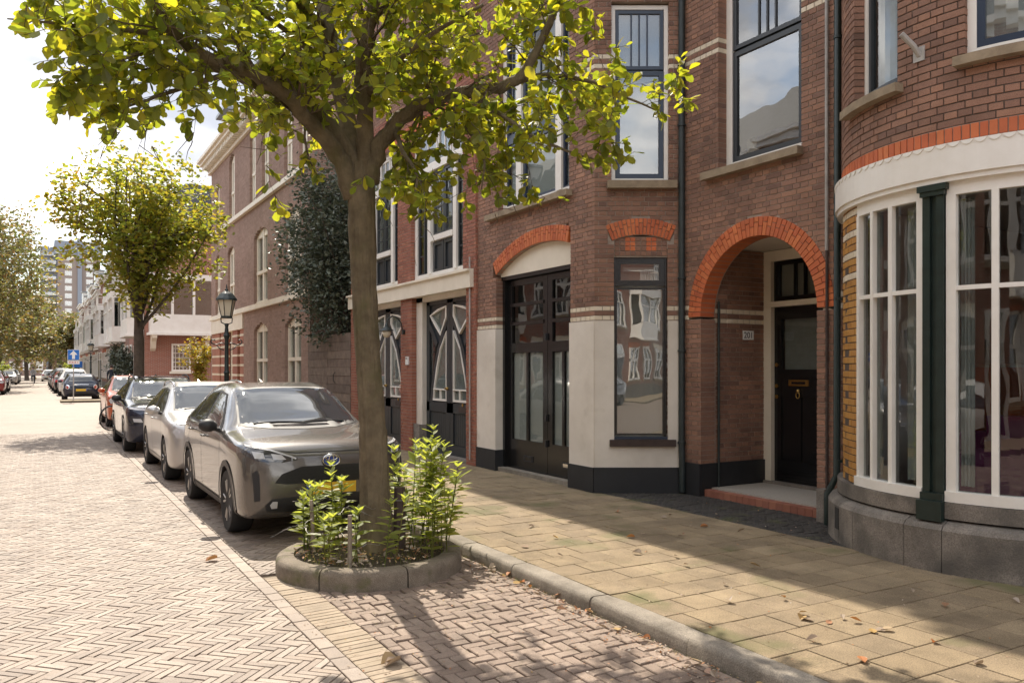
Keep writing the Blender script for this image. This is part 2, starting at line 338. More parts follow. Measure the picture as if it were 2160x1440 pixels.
# ---------------------------------------------------------------- separate pieces (bricks, tiles, pavers)
class Pieces:
    """bricks, tiles or pavers of one surface: the 300 that show largest become parts, the rest one joined part"""
    def __init__(s): s.l = []
    def add(s, top, nrm, depth, ch, m, jit=.0):
        nrm = Vector(nrm).normalized(); top = [Vector(p) for p in top]
        if jit:
            o = nrm*rng.uniform(-jit, jit*.6); top = [p+o+nrm*rng.uniform(-jit, jit)*.35 for p in top]
        s.l.append((top, nrm, depth, ch, m))
    @staticmethod
    def geom(top, nrm, depth, ch):
        c = sum(top, Vector())/len(top); k = len(top); vs = []
        for p in top:
            d = (c-p); dl = d.length; vs.append(p+d*min(.45, ch*1.5/max(dl, 1e-5)))
        for p in top: vs.append(p-nrm*ch*.8)
        for p in top: vs.append(p-nrm*depth)
        fs = [tuple(range(k))]
        for i in range(k):
            j = (i+1) % k; fs += [(i, k+i, k+j, j), (k+i, 2*k+i, 2*k+j, k+j)]
        a, b, cc = vs[0], vs[1], vs[2]
        if (b-a).cross(cc-b).dot(nrm) < 0: fs = [f[::-1] for f in fs]
        return vs, fs
    def finish(s, parent, name, rest, limit=300, rest_parent=None):
        sc = []
        for i, p in enumerate(s.l):
            c = sum(p[0], Vector())/len(p[0]); q = proj(c)
            vis = q and 0 < q[0] < 2160 and 0 < q[1] < 1440 and (Vector((0, 0, HC))-c).dot(p[1]) > 0
            ar = (p[0][1]-p[0][0]).cross(p[0][2]-p[0][1]).length
            sc.append((0 if not vis else ar*abs((c-Vector((0, 0, HC))).dot(p[1]))/q[2]**3, i))
        sc.sort(reverse=True); pick = {i for a, i in sc[:limit] if a > 0}
        mb = {}
        for i, (top, nrm, depth, ch, m) in enumerate(s.l):
            vs, fs = s.geom(top, nrm, depth, ch)
            if i in pick:
                c = sum(top, Vector())/len(top)
                me = bpy.data.meshes.new(name); me.from_pydata([v-c for v in vs], [], fs); me.materials.append(MAT[m])
                o = link(bpy.data.objects.new(name, me)); o.location = c
                o.parent = parent; o.matrix_parent_inverse = parent.matrix_basis.inverted()
            else:
                mb.setdefault(m, MB()).add(vs, fs, rng.random())
        for m, b in mb.items():
            tag(b.build(rest, m, parent, fix=False), kind='stuff')
def clip_rect(poly, x0, x1, y0, y1):
    def cut(ps, f, g):
        out_ = []
        for i in range(len(ps)):
            a, b = ps[i], ps[(i+1) % len(ps)]; fa, fb = f(a), f(b)
            if fa >= 0: out_.append(a)
            if fa*fb < 0: t = fa/(fa-fb); out_.append((a[0]+(b[0]-a[0])*t, a[1]+(b[1]-a[1])*t))
        return out_
    for f in (lambda p: p[0]-x0, lambda p: x1-p[0], lambda p: p[1]-y0, lambda p: y1-p[1]):
        poly = cut(poly, f, None)
        if len(poly) < 3: return []
    return poly
def parea(p): return abs(sum(p[i][0]*p[(i+1) % len(p)][1]-p[(i+1) % len(p)][0]*p[i][1] for i in range(len(p))))/2
def herring(pc, x0, x1, y0, y1, Lb, Wb, ang, z, m, joint, ch, jit, skip=None, depth=.03):
    """herringbone L x W, brick axis turned by ang from +x"""
    ca, sa = math.cos(ang), math.sin(ang); cx, cy = (x0+x1)/2, (y0+y1)/2
    rad = math.hypot(x1-x0, y1-y0)/2+Lb; K = int(rad/Wb)+4; Jn = int(rad/Lb)+3
    for j in range(-Jn, Jn+1):
        for k in range(-K, K+1):
            bx, by = k*Wb+j*Lb, k*Wb-j*Lb
            if abs(bx) > rad+Lb or abs(by) > rad+Lb: continue
            for (ox, oy, w, h) in ((0, 0, Lb, Wb), (Lb, Wb-Lb, Wb, Lb)):
                a = [(bx+ox+joint/2, by+oy+joint/2), (bx+ox+w-joint/2, by+oy+joint/2), (bx+ox+w-joint/2, by+oy+h-joint/2), (bx+ox+joint/2, by+oy+h-joint/2)]
                w2 = [(cx+p[0]*ca-p[1]*sa, cy+p[0]*sa+p[1]*ca) for p in a]
                mx_, my_ = sum(p[0] for p in w2)/4, sum(p[1] for p in w2)/4
                if not (x0-Lb < mx_ < x1+Lb and y0-Lb < my_ < y1+Lb): continue
                if skip and skip(mx_, my_): continue
                w2 = clip_rect(w2, x0, x1, y0, y1)
                if len(w2) < 3 or parea(w2) < 4e-4: continue
                pc.add([(p[0], p[1], z) for p in w2], (0, 0, 1), depth, ch, m, jit)
# ---------------------------------------------------------------- ground
SW = .10                                     # pavement height above the road
KX0, KX1 = 3.42, 3.58                        # kerb
PLC, PLR = Vector((2.52, 6.85, 0)), .80      # round planter
def sheet(name, x0, x1, y0, y1, z, m, parent=None):
    o = MB().add([(x0, y0, z), (x1, y0, z), (x1, y1, z), (x0, y1, z)], [(0, 1, 2, 3)]).build(name, m, parent)
    if parent is None: tag(o, kind='structure')
    return o
# far paving: pattern in the material where bricks can no longer be told apart
def paving_mat(name, cols, jc, ang, bw, bh, rough=.62):
    m = bpy.data.materials.new(name); m.use_nodes = True; t = m.node_tree; N = t.nodes; K = t.links.new; b = N['Principled BSDF']
    b.inputs['Roughness'].default_value = rough
    geo = N.new('ShaderNodeNewGeometry'); mp_ = N.new('ShaderNodeMapping'); mp_.inputs['Rotation'].default_value = (0, 0, ang)
    K(geo.outputs['Position'], mp_.inputs['Vector'])
    bt = N.new('ShaderNodeTexBrick'); bt.inputs['Scale'].default_value = 1; bt.inputs['Brick Width'].default_value = bw; bt.inputs['Row Height'].default_value = bh
    bt.inputs['Mortar Size'].default_value = .006; bt.inputs['Color1'].default_value = (*cols[0], 1); bt.inputs['Color2'].default_value = (*cols[1], 1); bt.inputs['Mortar'].default_value = (*jc, 1)
    K(mp_.outputs[0], bt.inputs['Vector'])
    n1 = N.new('ShaderNodeTexNoise'); n1.inputs['Scale'].default_value = .8; n1.inputs['Detail'].default_value = 8; K(geo.outputs['Position'], n1.inputs['Vector'])
    r1 = N.new('ShaderNodeValToRGB'); r1.color_ramp.elements[0].position = .35; r1.color_ramp.elements[0].color = (.8, .8, .78, 1); r1.color_ramp.elements[1].color = (1.1, 1.1, 1.1, 1)
    K(n1.outputs['Fac'], r1.inputs[0]); mu = N.new('ShaderNodeMixRGB'); mu.blend_type = 'MULTIPLY'; mu.inputs[0].default_value = 1
    K(bt.outputs['Color'], mu.inputs[1]); K(r1.outputs[0], mu.inputs[2]); K(mu.outputs[0], b.inputs['Base Color'])
    MAT[name] = m
paving_mat('road_far', [(.285, .22, .172), (.335, .265, .21)], (.15, .115, .09), R(45), .2, .05)
paving_mat('tile_far', [(.30, .235, .15), (.33, .26, .17)], (.16, .13, .09), 0, .3, .3, .85)
ground = sheet('ground', -900, 900, -300, 1500, -.06, 'soil')
NY = 25.0
# the road: bricks as geometry near, one sheet beyond
road = MB()
for (a, b, c, d) in ((-4.2, KX0, NY, 260), (-4.2, -2.6, -60, NY), (-2.6, KX0, -60, .6)):
    road.add([(a, c, -.002), (b, c, -.002), (b, d, -.002), (a, d, -.002)], [(0, 1, 2, 3)])
road = tag(road.build('road', 'road_far'), kind='structure')
sheet('road_bed', -2.62, KX0+.02, .58, NY+.05, -.022, 'joint_sand', road)
def in_planter(x, y, g=0): return math.hypot(x-PLC.x, y-PLC.y) < PLR-.05+g
GUT = 1.56
pc = Pieces()
herring(pc, -2.6, GUT-.055, .6, NY, .205, .0535, R(-45), 0, 'paver', .006, .004, .003)
herring(pc, GUT+.06, KX0, 7.05, NY, .205, .0535, R(-45), 0, 'paver', .006, .004, .003, in_planter)
# flat border course between road and parking strip, then crosswise yellow bricks
y = .6
while y < NY:
    l = .2+rng.uniform(-.006, .006)
    pc.add([(GUT-.05, y, .001), (GUT+.052, y, .001), (GUT+.052, y+l-.007, .001), (GUT-.05, y+l-.007, .001)], (0, 0, 1), .03, .004, 'paver', .003); y += l
pc.finish(road, 'brick', 'brick_paving')
pk = Pieces()
y = .6
while y < 6.9:
    l = .068+rng.uniform(-.003, .003)
    if not in_planter(GUT+.2, y):
        pk.add([(GUT+.06, y, 0), (GUT+.32, y+.02, 0), (GUT+.32, y+l+.012, 0), (GUT+.06, y+l-.008, 0)], (0, 0, 1), .03, .005, 'paver_yellow', .004)
    y += l
herring(pk, GUT+.33, KX0, .6, 7.04, .166, .0845, R(90), -.004, 'paver_big', .010, .007, .006, in_planter)
park = tag(sheet('parking_strip', GUT+.06, KX0, .6, 7.05, -.020, 'joint_sand'), kind='structure')
pk.finish(park, 'paver', 'paver_field')
# pavement: tiles, dark clinker edge strip, kerb stones
pave = MB()
pave.add([(KX1, -60, SW-.006), (9, -60, SW-.006), (9, 0, SW-.006), (KX1, 0, SW-.006)], [(0, 1, 2, 3)])
pave.add([(KX1, 22, SW-.006), (9, 22, SW-.006), (9, 37, SW-.006), (KX1, 37, SW-.006)], [(0, 1, 2, 3)])
pave = tag(pave.build('pavement', 'tile_far'), kind='structure')
sheet('tile_bed', KX1-.01, 9.2, 0, 22, SW-.02, 'joint_sand', pave)
tl = Pieces(); T = .3
row = 0; y = 0.0
while y < 22:
    x = KX1+.012-(T/2 if row % 2 else 0)
    while x < 6.4:
        a, b = max(x, KX1+.012), min(x+T-.008, 6.4)
        if b-a > .05: tl.add([(a, y, SW), (b, y, SW), (b, y+T-.008, SW), (a, y+T-.008, SW)], (0, 0, 1), .03, .003, 'tile', .003)
        x += T
    y += T; row += 1
tl.finish(pave, 'tile', 'tile_field')
ck = Pieces(); y = 0.0; row = 0
while y < 22:
    x = 6.405-(.05 if row % 2 else 0)
    while x < 7.75:
        if not (8.9 < y and x > 6.5):
            ck.add([(max(x, 6.405), y, SW-.002), (x+.093, y, SW-.002), (x+.093, y+.042, SW-.002), (max(x, 6.405), y+.042, SW-.002)], (0, 0, 1), .03, .004, 'clinker', .004)
        x += .1
    y += .049; row += 1
strip = tag(MB().add([(6.4, 0, SW-.015), (9, 0, SW-.015), (9, 22, SW-.015), (6.4, 22, SW-.015)], [(0, 1, 2, 3)]).build('clinker_strip', 'joint_sand'), kind='structure')
ck.finish(strip, 'clinker', 'clinker_field')
kerb = thing('kerb', 'long granite kerb of worn stones along the tiled pavement', 'kerb', (3.5, 2, 0)); kerb['kind'] = 'structure'
del kerb['label']; del kerb['category']
y = -6.0; i = 0
while y < 37:
    l = 1.0+rng.uniform(-.12, .12); h = SW+.004+rng.uniform(-.004, .004)
    pr = [(KX0, -.05), (KX0+.004, h-.035), (KX0+.018, h-.010), (KX0+.04, h), (KX1+.004, h), (KX1+.004, -.05)]
    b = MB(); nn = 5; base = len(b.v); dx = rng.uniform(-.004, .004)
    vs = []
    for q in range(nn+1):
        yy = y+.004+(l-.010)*q/nn; e = .006 if q in (0, nn) else 0
        vs += [(px_+dx+(e if j < 3 else 0)+rng.uniform(-.002, .002), yy, pz_-(e if 0 < j < 5 else 0)+(rng.uniform(-.003, .002) if 0 < j < 5 else 0)) for j, (px_, pz_) in enumerate(pr)]
    fs = []
    for q in range(nn):
        for j in range(5): fs.append((q*6+j, q*6+j+1, q*6+6+j+1, q*6+6+j))
    fs += [tuple(range(6)), tuple(range(nn*6, nn*6+6))]
    b.add(vs, fs); b.build('kerb_stone', 'kerb_stone', kerb, smooth=True, sharp=50); y += l
# ---------------------------------------------------------------- walls with openings
def rect_open(a, b, v0, v1): return lambda v: (a, b) if v0 < v < v1 else None
def circ3(p, q, r):
    ax, ay = p; bx, by = q; cx, cy = r; d = 2*(ax*(by-cy)+bx*(cy-ay)+cx*(ay-by))
    ux = ((ax*ax+ay*ay)*(by-cy)+(bx*bx+by*by)*(cy-ay)+(cx*cx+cy*cy)*(ay-by))/d
    uy = ((ax*ax+ay*ay)*(cx-bx)+(bx*bx+by*by)*(ax-cx)+(cx*cx+cy*cy)*(bx-ax))/d
    return ux, uy, math.hypot(ax-ux, ay-uy)
def arc_open(a, b, v0, vs, cu, cv, r, lo=-1e9, hi=1e9):
    def f(v):
        if v0 < v < vs: return (a, b)
        if vs <= v < cv+r:
            h = math.sqrt(max(0, r*r-(v-cv)**2)); return (max(lo, cu-h), min(hi, cu+h))
    return f
def cuts(u0, u1, ops, v):
    iv = [(u0, u1)]
    for f in ops:
        o = f(v)
        if not o: continue
        nx_ = []
        for a, b in iv:
            if o[1] <= a or o[0] >= b: nx_.append((a, b)); continue
            if o[0] > a: nx_.append((a, o[0]))
            if o[1] < b: nx_.append((o[1], b))
        iv = nx_
    return [(a, b) for a, b in iv if b-a > .012]
def brickwork(pc, mortar, mf, u0, u1, v0, v1, ops, matf, course=.0625, bl=.22, joint=.010, depth=.1, back=.3, jit=.002, curve=False, ch=.0028):
    k = 0; run = None
    while v0+k*course < v1-1e-6:
        va = v0+k*course; vb = min(va+course, v1); vm = (va+vb)/2; iv = cuts(u0, u1, ops, vm)
        key = tuple((round(a, 4), round(b, 4)) for a, b in iv)
        if run and run[0] == key: run[2] = vb
        else:
            if run:
                for a, b in run[0]: mortar.mbox(mf, a+.004, b-.004, run[1], run[2], -back, -.008, k=max(1, int((b-a)/.12)) if curve else 1)
            run = [key, va, vb]
        m = matf(k, vm); st = bl if k % 2 == 0 else bl/2; off = 0 if k % 2 == 0 else -bl/4
        if m == 'brick_cream': st, off = .105, 0
        for a, b in iv:
            x = u0+off-st*2+math.floor((a-u0)/st)*st; eg = [a]
            while x < b-.04:
                if x > a+.04: eg.append(x)
                x += st
            eg.append(b)
            for i in range(len(eg)-1):
                p = eg[i]+(joint/2 if i else 0); q = eg[i+1]-(joint/2 if i < len(eg)-2 else 0)
                t = [mf(p, va+joint/2, 0), mf(q, va+joint/2, 0), mf(q, vb-joint/2, 0), mf(p, vb-joint/2, 0)]
                n = mf((p+q)/2, vm, 1)-mf((p+q)/2, vm, 0)
                pc.add(t, n, back*.93 if (i == 0 and a > u0+.01) or (i == len(eg)-2 and b < u1-.01) else depth, ch, m, jit)
        k += 1
    if run:
        for a, b in run[0]: mortar.mbox(mf, a+.004, b-.004, run[1], run[2], -back, -.008, k=max(1, int((b-a)/.12)) if curve else 1)
def voussoirs(pc, mf, cu, cv, r0, r1, a0, a1, n, m, keep=lambda u: True, depth=.22, split=True, proud=.004):
    for i in range(n):
        for (p, q) in (((r0, r0+(r1-r0)*(.48 if i % 2 else .70)), (r0+(r1-r0)*(.48 if i % 2 else .70), r1)) if split else ((r0, r1),)):
            x0 = a0+(a1-a0)*i/n; x1 = a0+(a1-a0)*(i+1)/n; g = .0045/r1
            c = [(cu+r*math.cos(a), cv+r*math.sin(a)) for r, a in ((p+.004, x0+g), (q-.004, x0+g), (q-.004, x1-g), (p+.004, x1-g))]
            if all(keep(u) for u, v in c):
                t = [mf(u, v, proud) for u, v in c]; pc.add(t, mf(cu, cv, 1)-mf(cu, cv, 0), depth, .003, m, .0015)
def arc_slab(mb, mf, cu, cv, r0, r1, a0, a1, n0, n1, seg=24):
    inn = [(cu+r0*math.cos(a0+(a1-a0)*i/seg), cv+r0*math.sin(a0+(a1-a0)*i/seg)) for i in range(seg+1)]
    outr = [(cu+r1*math.cos(a0+(a1-a0)*i/seg), cv+r1*math.sin(a0+(a1-a0)*i/seg)) for i in range(seg+1)]
    mb.mring(mf, inn, outr, n0, n1, closed=False)
def frame_mb(mb, mf, u0, u1, v0, v1, w, n0, n1, k=1, wb=None, wt=None):
    wb = w if wb is None else wb; wt = w if wt is None else wt
    mb.mbox(mf, u0, u1, v0, v0+wb, n0, n1, k=k); mb.mbox(mf, u0, u1, v1-wt, v1, n0, n1, k=k)
    mb.mbox(mf, u0, u0+w, v0+wb, v1-wt, n0, n1); mb.mbox(mf, u1-w, u1, v0+wb, v1-wt, n0, n1)
def window(house, mf, u0, u1, v0, v1, rec=.1, fw=.06, fmat='white_paint', sashes=(), back='blind', glass='glass', sill=None, k=1, name='window', backd=.10):
    """sashes: (u0,u1,v0,v1, width, material, [vertical bars], [horizontal bars])"""
    b = MB()
    if fw: frame_mb(b, mf, u0, u1, v0, v1, fw, -rec-.07, -rec, k)
    for s in sashes:                                    # white mullions between neighbouring sashes
        pass
    w = b.build(name, fmat, house) if fw else MB().mbox(mf, u0+.001, u1-.001, v0+.001, v0+.02, -rec-.05, -rec-.02).build(name, fmat, house)
    for (a, c, d, e, sw, sm, vb, hb) in sashes:
        s_ = MB(); frame_mb(s_, mf, a, c, d, e, sw, -rec-.055, -rec-.012, k)
        for t in vb: s_.mbox(mf, a+(c-a)*t-.011, a+(c-a)*t+.011, d+sw, e-sw, -rec-.05, -rec-.02)
        for t in hb: s_.mbox(mf, a+sw, c-sw, d+(e-d)*t-.011, d+(e-d)*t+.011, -rec-.05, -rec-.02, k=k)
        s_.build('sash', sm, w)
        MB().mbox(mf, a+sw*.6, c-sw*.6, d+sw*.6, e-sw*.6, -rec-.040, -rec-.036, k=k).build('pane', glass, w)
    if back:
        MB().mbox(mf, u0+.01, u1-.01, v0+.01, v1-.01, -rec-backd-.02, -rec-backd, k=k).build({'blind': 'blind', 'curtain': 'curtain'}.get(back, 'inner_lining'), back, w)
    if sill:
        ext0, ext1, h, pr, sm = sill
        MB().mbox(mf, u0-ext0, u1+ext1, v0-h, v0, -rec-.05, pr, k=k).build('sill', sm, w)
    return w
def mullion(house_win, mf, u, w, v0, v1, rec, m='white_paint', n1=.01):
    MB().mbox(mf, u-w/2, u+w/2, v0, v1, -rec-.06, -rec+n1).build('mullion', m, house_win)
def pipe(house, name, pts, r, m, clips=()):
    b = MB().tube(pts, r, 12)
    for (p, q) in clips: b.lathe([(r+.002, 0), (r+.012, .002), (r+.012, .028), (r+.002, .03)], p, 12)
    return b.build(name, m, house, smooth=True, sharp=40)
PW = .43                       # top of the black plinth
def band(k, v, base='brick_brown'): return 'brick_cream' if k in (31, 33, 84, 86) else base
# ================================================================= house with garage doors and arched porch
hB = thing('brick_house', 'brown brick house with arched porch, black garage doors and canted bay', 'house', (7, 9, SW))
wallB = MB(); pB = Pieces()
mfG, mfF, mfA = flat(6.34), slant((6.34, 8.81), R(-30)), flat(7.35)
FL = 1.01/math.cos(R(30))
cg = circ3((11.49, 3.22), (10.45, 3.55), (9.376, 3.456)); GU0, GU1 = 9.376, 11.49
TOPB = 7.75
# --- bay front with the garage opening
brickwork(pB, wallB, mfG, 8.81, 12.2, PW, TOPB, [arc_open(GU0, GU1, 0, 3.2, cg[0], cg[1], cg[2]+.235, lo=GU0, hi=11.60), rect_open(9.41, 11.435, 4.19, 6.95)], band)
aL = math.atan2(3.22-cg[1], 11.49-cg[0])
voussoirs(pB, mfG, cg[0], cg[1], cg[2], cg[2]+.23, aL, math.pi-aL+.05, 46, 'brick_orange', keep=lambda u: GU0 < u < 11.68)
mo = MB(); arc_slab(mo, mfG, cg[0], cg[1], cg[2]+.004, cg[2]+.285, aL, math.pi/2+.22, -.28, -.010); mo.build('arch_core', 'mortar', hB)
# --- canted facet with two windows
cf = circ3((.25, 3.418), (.612, 3.493), (.974, 3.418))
brickwork(pB, wallB, mfF, .0, FL, PW, TOPB, [arc_open(.257, .965, .7, 3.36, cf[0], cf[1], cf[2]+.225, lo=.175, hi=1.05), rect_open(.225, .981, 4.19, 6.535)], band)
a_ = math.atan2(3.418-cf[1], .974-cf[0])
voussoirs(pB, mfF, cf[0], cf[1], cf[2], cf[2]+.22, a_-.02, math.pi-a_+.02, 17, 'brick_orange')
mo = MB(); arc_slab(mo, mfF, cf[0], cf[1], cf[2]-.004, cf[2]+.275, a_-.03, math.pi-a_+.03, -.2, -.010); mo.build('arch_core', 'mortar', hB)
for i in range(10):                                      # little tympanum under the arch, with orange blocks
    u = .27+i*.0695
    for j, (v0, v1) in enumerate(((3.22, 3.275), (3.285, 3.34), (3.35, 3.40), (3.41, 3.46))):
        vt = cf[1]+math.sqrt(cf[2]**2-(u+.03-cf[0])**2)-.006
        if v0 < vt-.02: pB.add([mfF(u, v0, -.02), mfF(u+.0625, v0, -.02), mfF(u+.0625, min(v1, vt), -.02), mfF(u, min(v1, vt), -.02)], mfF(0, 0, 1)-mfF(0, 0, 0), .05, .003, 'brick_orange' if (i in (2, 3, 6, 7) and j > 0) else 'brick_brown', .001)
MB().mbox(mfF, .25, .97, 3.2, 3.47, -.2, -.03).build('tympanum', 'mortar', hB)
for a, b in ((.15, .262), (.958, 1.08)): MB().mbox(mfF, a, b, 3.30, 3.62, -.2, -.010).build('arch_springer', 'mortar', hB)
# --- porch wall (set back)
AC, AV, AR, ARO = 6.99, 2.395, .905, 1.135
brickwork(pB, wallB, mfA, 5.70, 8.235, PW, TOPB, [arc_open(AC-AR, AC+AR, 0, AV, AC, AV, ARO), rect_open(6.295, 7.581, 4.2, 7.3)], band, back=.26)
voussoirs(pB, mfA, AC, AV, AR, ARO, 0, math.pi, 48, 'brick_orange', depth=.24)
mo = MB(); arc_slab(mo, mfA, AC, AV, AR+.006, ARO+.05, 0, math.pi, -.25, -.010); mo.build('arch_core', 'mortar', hB)
# --- porch: side walls, ceiling, floor, door
PX, PY0, PY1 = 8.55, 6.08, 7.90
mfP = lambda u, v, n: Vector((u, PY1-n, v))
brickwork(pB, wallB, mfP, 7.60, PX, PW+.08, 3.30, [], lambda k, v: 'brick_cream' if 2.345 < v < 2.41 or 2.47 < v < 2.535 else 'brick_brown', back=.2)
MB().box(7.60, PX+.1, PY0-.2, PY0, SW, 3.3).build('porch_side', 'brick_brown', hB)
MB().box(7.58, PX+.1, PY0-.1, PY1+.1, 3.31, 3.4).build('porch_ceiling', 'plaster', hB)
fl = MB().box(7.52, PX+.05, PY0-.02, PY1+.1, SW-.05, SW+.10).build('porch_floor', 'terrazzo', hB)
pst = Pieces(); y = PY0
while y < PY1-.02:
    pst.add([(7.40, y, SW+.085), (7.515, y, SW+.085), (7.515, y+.098, SW+.085), (7.40, y+.098, SW+.085)], (0, 0, 1), .12, .006, 'brick_red', .002); y += .104
pst.finish(fl, 'step_tile', 'step_tiles')
MB().mbox(mfP, 7.36, PX, SW, PW+.08, -.05, .025).build('porch_plinth', 'plinth_black', hB)
mfD = flat(PX)
df = MB(); frame_mb(df, mfD, 6.80, 7.905, SW+.1, 3.30, .13, -.1, .06, wb=.02, wt=.14); df.mbox(mfD, 6.93, 7.775, 2.55, 2.62, -.08, .09)
df = df.build('door_frame', 'cream_paint', hB)
dl = MB(); frame_mb(dl, mfD, 6.94, 7.765, SW+.12, 2.545, .11, -.06, .0, wb=.30, wt=.16)
dl.mbox(mfD, 7.05, 7.655, 1.62, 1.72, -.06, 0); dl.mbox(mfD, 7.05, 7.655, .5, 1.62, -.06, -.022); dl.mbox(mfD, 7.33, 7.375, .52, 1.4, -.06, -.004); dl.mbox(mfD, 7.05, 7.655, 1.36, 1.62, -.06, -.003)
for q in range(3): dl.mbox(mfD, 6.98, 7.72, .26+q*.05, .285+q*.05, 0, .012)
dr = dl.build('front_door', 'black_gloss', hB)
MB().mbox(mfD, 7.05, 7.655, 1.72, 2.39, -.04, -.03).build('pane', 'glass', dr); MB().mbox(mfD, 7.05, 7.655, 1.72, 2.39, -.09, -.08).build('pane_lining', 'curtain', dr)
MB().mbox(mfD, 7.20, 7.52, 1.505, 1.585, 0, .012).build('letter_slot', 'brass', dr)
MB().mbox(mfD, 7.25, 7.47, 1.53, 1.56, .012, .016).build('slot_flap', 'black_gloss', dr)
kn = MB().lathe([(.004, 0), (.028, .006), (.03, .02), (.018, .034), (0, .04)], mfD(7.36, 1.44, 0), 12, 'x'); kn.v = [(2*PX-x, y_, z_) for x, y_, z_ in kn.v]
kn.tube([mfD(7.36+.028*math.sin(t), 1.385+.04*math.cos(t), .022) for t in [i*math.pi/6 for i in range(13)]], .007, 6); kn.build('knocker', 'brass', dr, smooth=True)
for v in (1.5, 1.36, 1.78): MB().lathe([(.026, 0), (.026, .008), (.012, .014), (0, .015)], mfD(7.72, v, .016), 12, 'x').build('lock', 'brass', dr)
tr_ = MB(); frame_mb(tr_, mfD, 6.94, 7.765, 2.63, 3.16, .055, -.06, .01); tr_.mbox(mfD, 7.26, 7.285, 2.68, 3.11, -.05, 0); tr_.mbox(mfD, 7.42, 7.445, 2.68, 3.11, -.05, 0)
tr_ = tr_.build('transom_window', 'black_gloss', hB); MB().mbox(mfD, 6.98, 7.72, 2.67, 3.12, -.035, -.03).build('pane', 'glass', tr_); MB().mbox(mfD, 6.98, 7.72, 2.67, 3.12, -.1, -.09).build('room_backing', 'room_wall', tr_)
MB().mbox(mfD, 6.8, 7.905, SW+.09, SW+.135, -.02, .10).build('door_sill', 'bluestone', hB)
np_ = MB().mbox(mfP, 8.098, 8.288, 2.115, 2.235, .0, .012).build('number_plate', 'white_sign', hB)
text_mesh('201', .115, mfP, 8.193, 2.172, .0125, np_, 'ink', mirror=False)
# --- plinths and painted plaster of the bay
for a_mf, a, b, c, d in ((mfG, 11.47, 12.22, -.3, .03), (mfG, 8.80, GU0+.02, -.3, .03), (mfF, -.01, FL+.01, -.2, .032), (mfA, AC+AR-.01, 8.24, -.24, .03)):
    MB().mbox(a_mf, a, b, SW-.05, PW+(.004 if a_mf is mfF else .08 if a_mf is mfA else 0), c, d).build('plinth', 'plinth_black', hB)
MB().mbox(mfG, GU1-.005, 12.2, PW, 2.36, -.25, .016).build('plaster_facing', 'plaster', hB)
ps = MB(); ps.mbox(mfG, 8.805, GU0+.006, PW, 2.36, -.25, .016)
ps.mbox(mfF, 0, .257, PW, 2.36, -.2, .018); ps.mbox(mfF, .965, FL, PW, 2.36, -.2, .018); ps.mbox(mfF, .257, .965, PW, .80, -.2, .018)
ps.build('plaster_facing', 'plaster', hB)
# --- garage doors
gp = MB(); gn = 16
gp.mprism(mfG, [(GU0, 3.19), (GU1, 3.19)]+[(cg[0]+(cg[2]+.01)*math.cos(aL+(math.pi-aL+.02-aL)*i/gn), min(cg[1]+(cg[2]+.01)*math.sin(aL+(math.pi-aL+.02-aL)*i/gn), 3.6)) for i in range(gn+1) if cg[0]+(cg[2]+.01)*math.cos(aL+(math.pi-aL+.02-aL)*i/gn) > GU0], -.2, -.09)
gp.build('lunette', 'cream_paint', hB)
gf = MB(); gf.mbox(mfG, GU0, GU1, 3.13, 3.20, -.26, -.10); gf.mbox(mfG, GU1-.07, GU1, SW, 3.13, -.26, -.12); gf.mbox(mfG, GU0, GU0+.05, SW, 3.13, -.26, -.12)
gf = gf.build('garage_frame', 'black_gloss', hB)
for (a, b, slot) in ((10.245, 11.415, 10.78), (9.43, 10.235, 9.72)):
    g = MB(); st = .125
    g.mbox(mfG, a, a+st, SW+.05, 3.12, -.24, -.18); g.mbox(mfG, b-st, b, SW+.05, 3.12, -.24, -.18)
    for v0, v1 in ((SW+.05, .62), (1.98, 2.13), (3.03, 3.12)): g.mbox(mfG, a+st, b-st, v0, v1, -.24, -.18)
    g.mbox(mfG, (a+b)/2-.03, (a+b)/2+.03, .62, 1.98, -.23, -.185)
    for v in (2.435, 2.73): g.mbox(mfG, a+st-.03, b-st+.03, v-.025, v+.025, -.235, -.165)
    g.mbox(mfG, a+.01, b-.01, .13, .16, -.18, -.165)
    lf = g.build('garage_door', 'black_gloss', hB)
    for (p, q, v0, v1) in ((a+st, b-st, 2.13, 2.41), (a+st, b-st, 2.46, 2.705), (a+st, b-st, 2.755, 3.03), (a+st, (a+b)/2-.03, .62, 1.98), ((a+b)/2+.03, b-st, .62, 1.98)):
        MB().mbox(mfG, p, q, v0, v1, -.213, -.209).build('pane', 'glass', lf)
    MB().mbox(mfG, a+st, b-st, .6, 1.97, -.232, -.222).build('window_film', 'blind', lf)
    MB().mbox(mfG, slot-.13, slot+.13, .30, .39, -.185, -.170).build('letter_slot', 'black_plastic', lf)
    MB().mbox(mfG, slot-.09, slot+.09, .32, .37, -.172, -.166).build('slot_flap', 'chrome' if slot < 10 else 'black_gloss', lf)
for v in (2.2, 1.0, .62): MB().mbox(mfG, 10.235, 10.265, v-.05, v+.05, -.18, -.145).build('door_bolt', 'black_plastic', gf)
MB().mbox(mfG, GU0, GU1, SW-.02, SW+.06, -.26, -.02).build('threshold', 'kerb_stone', hB)
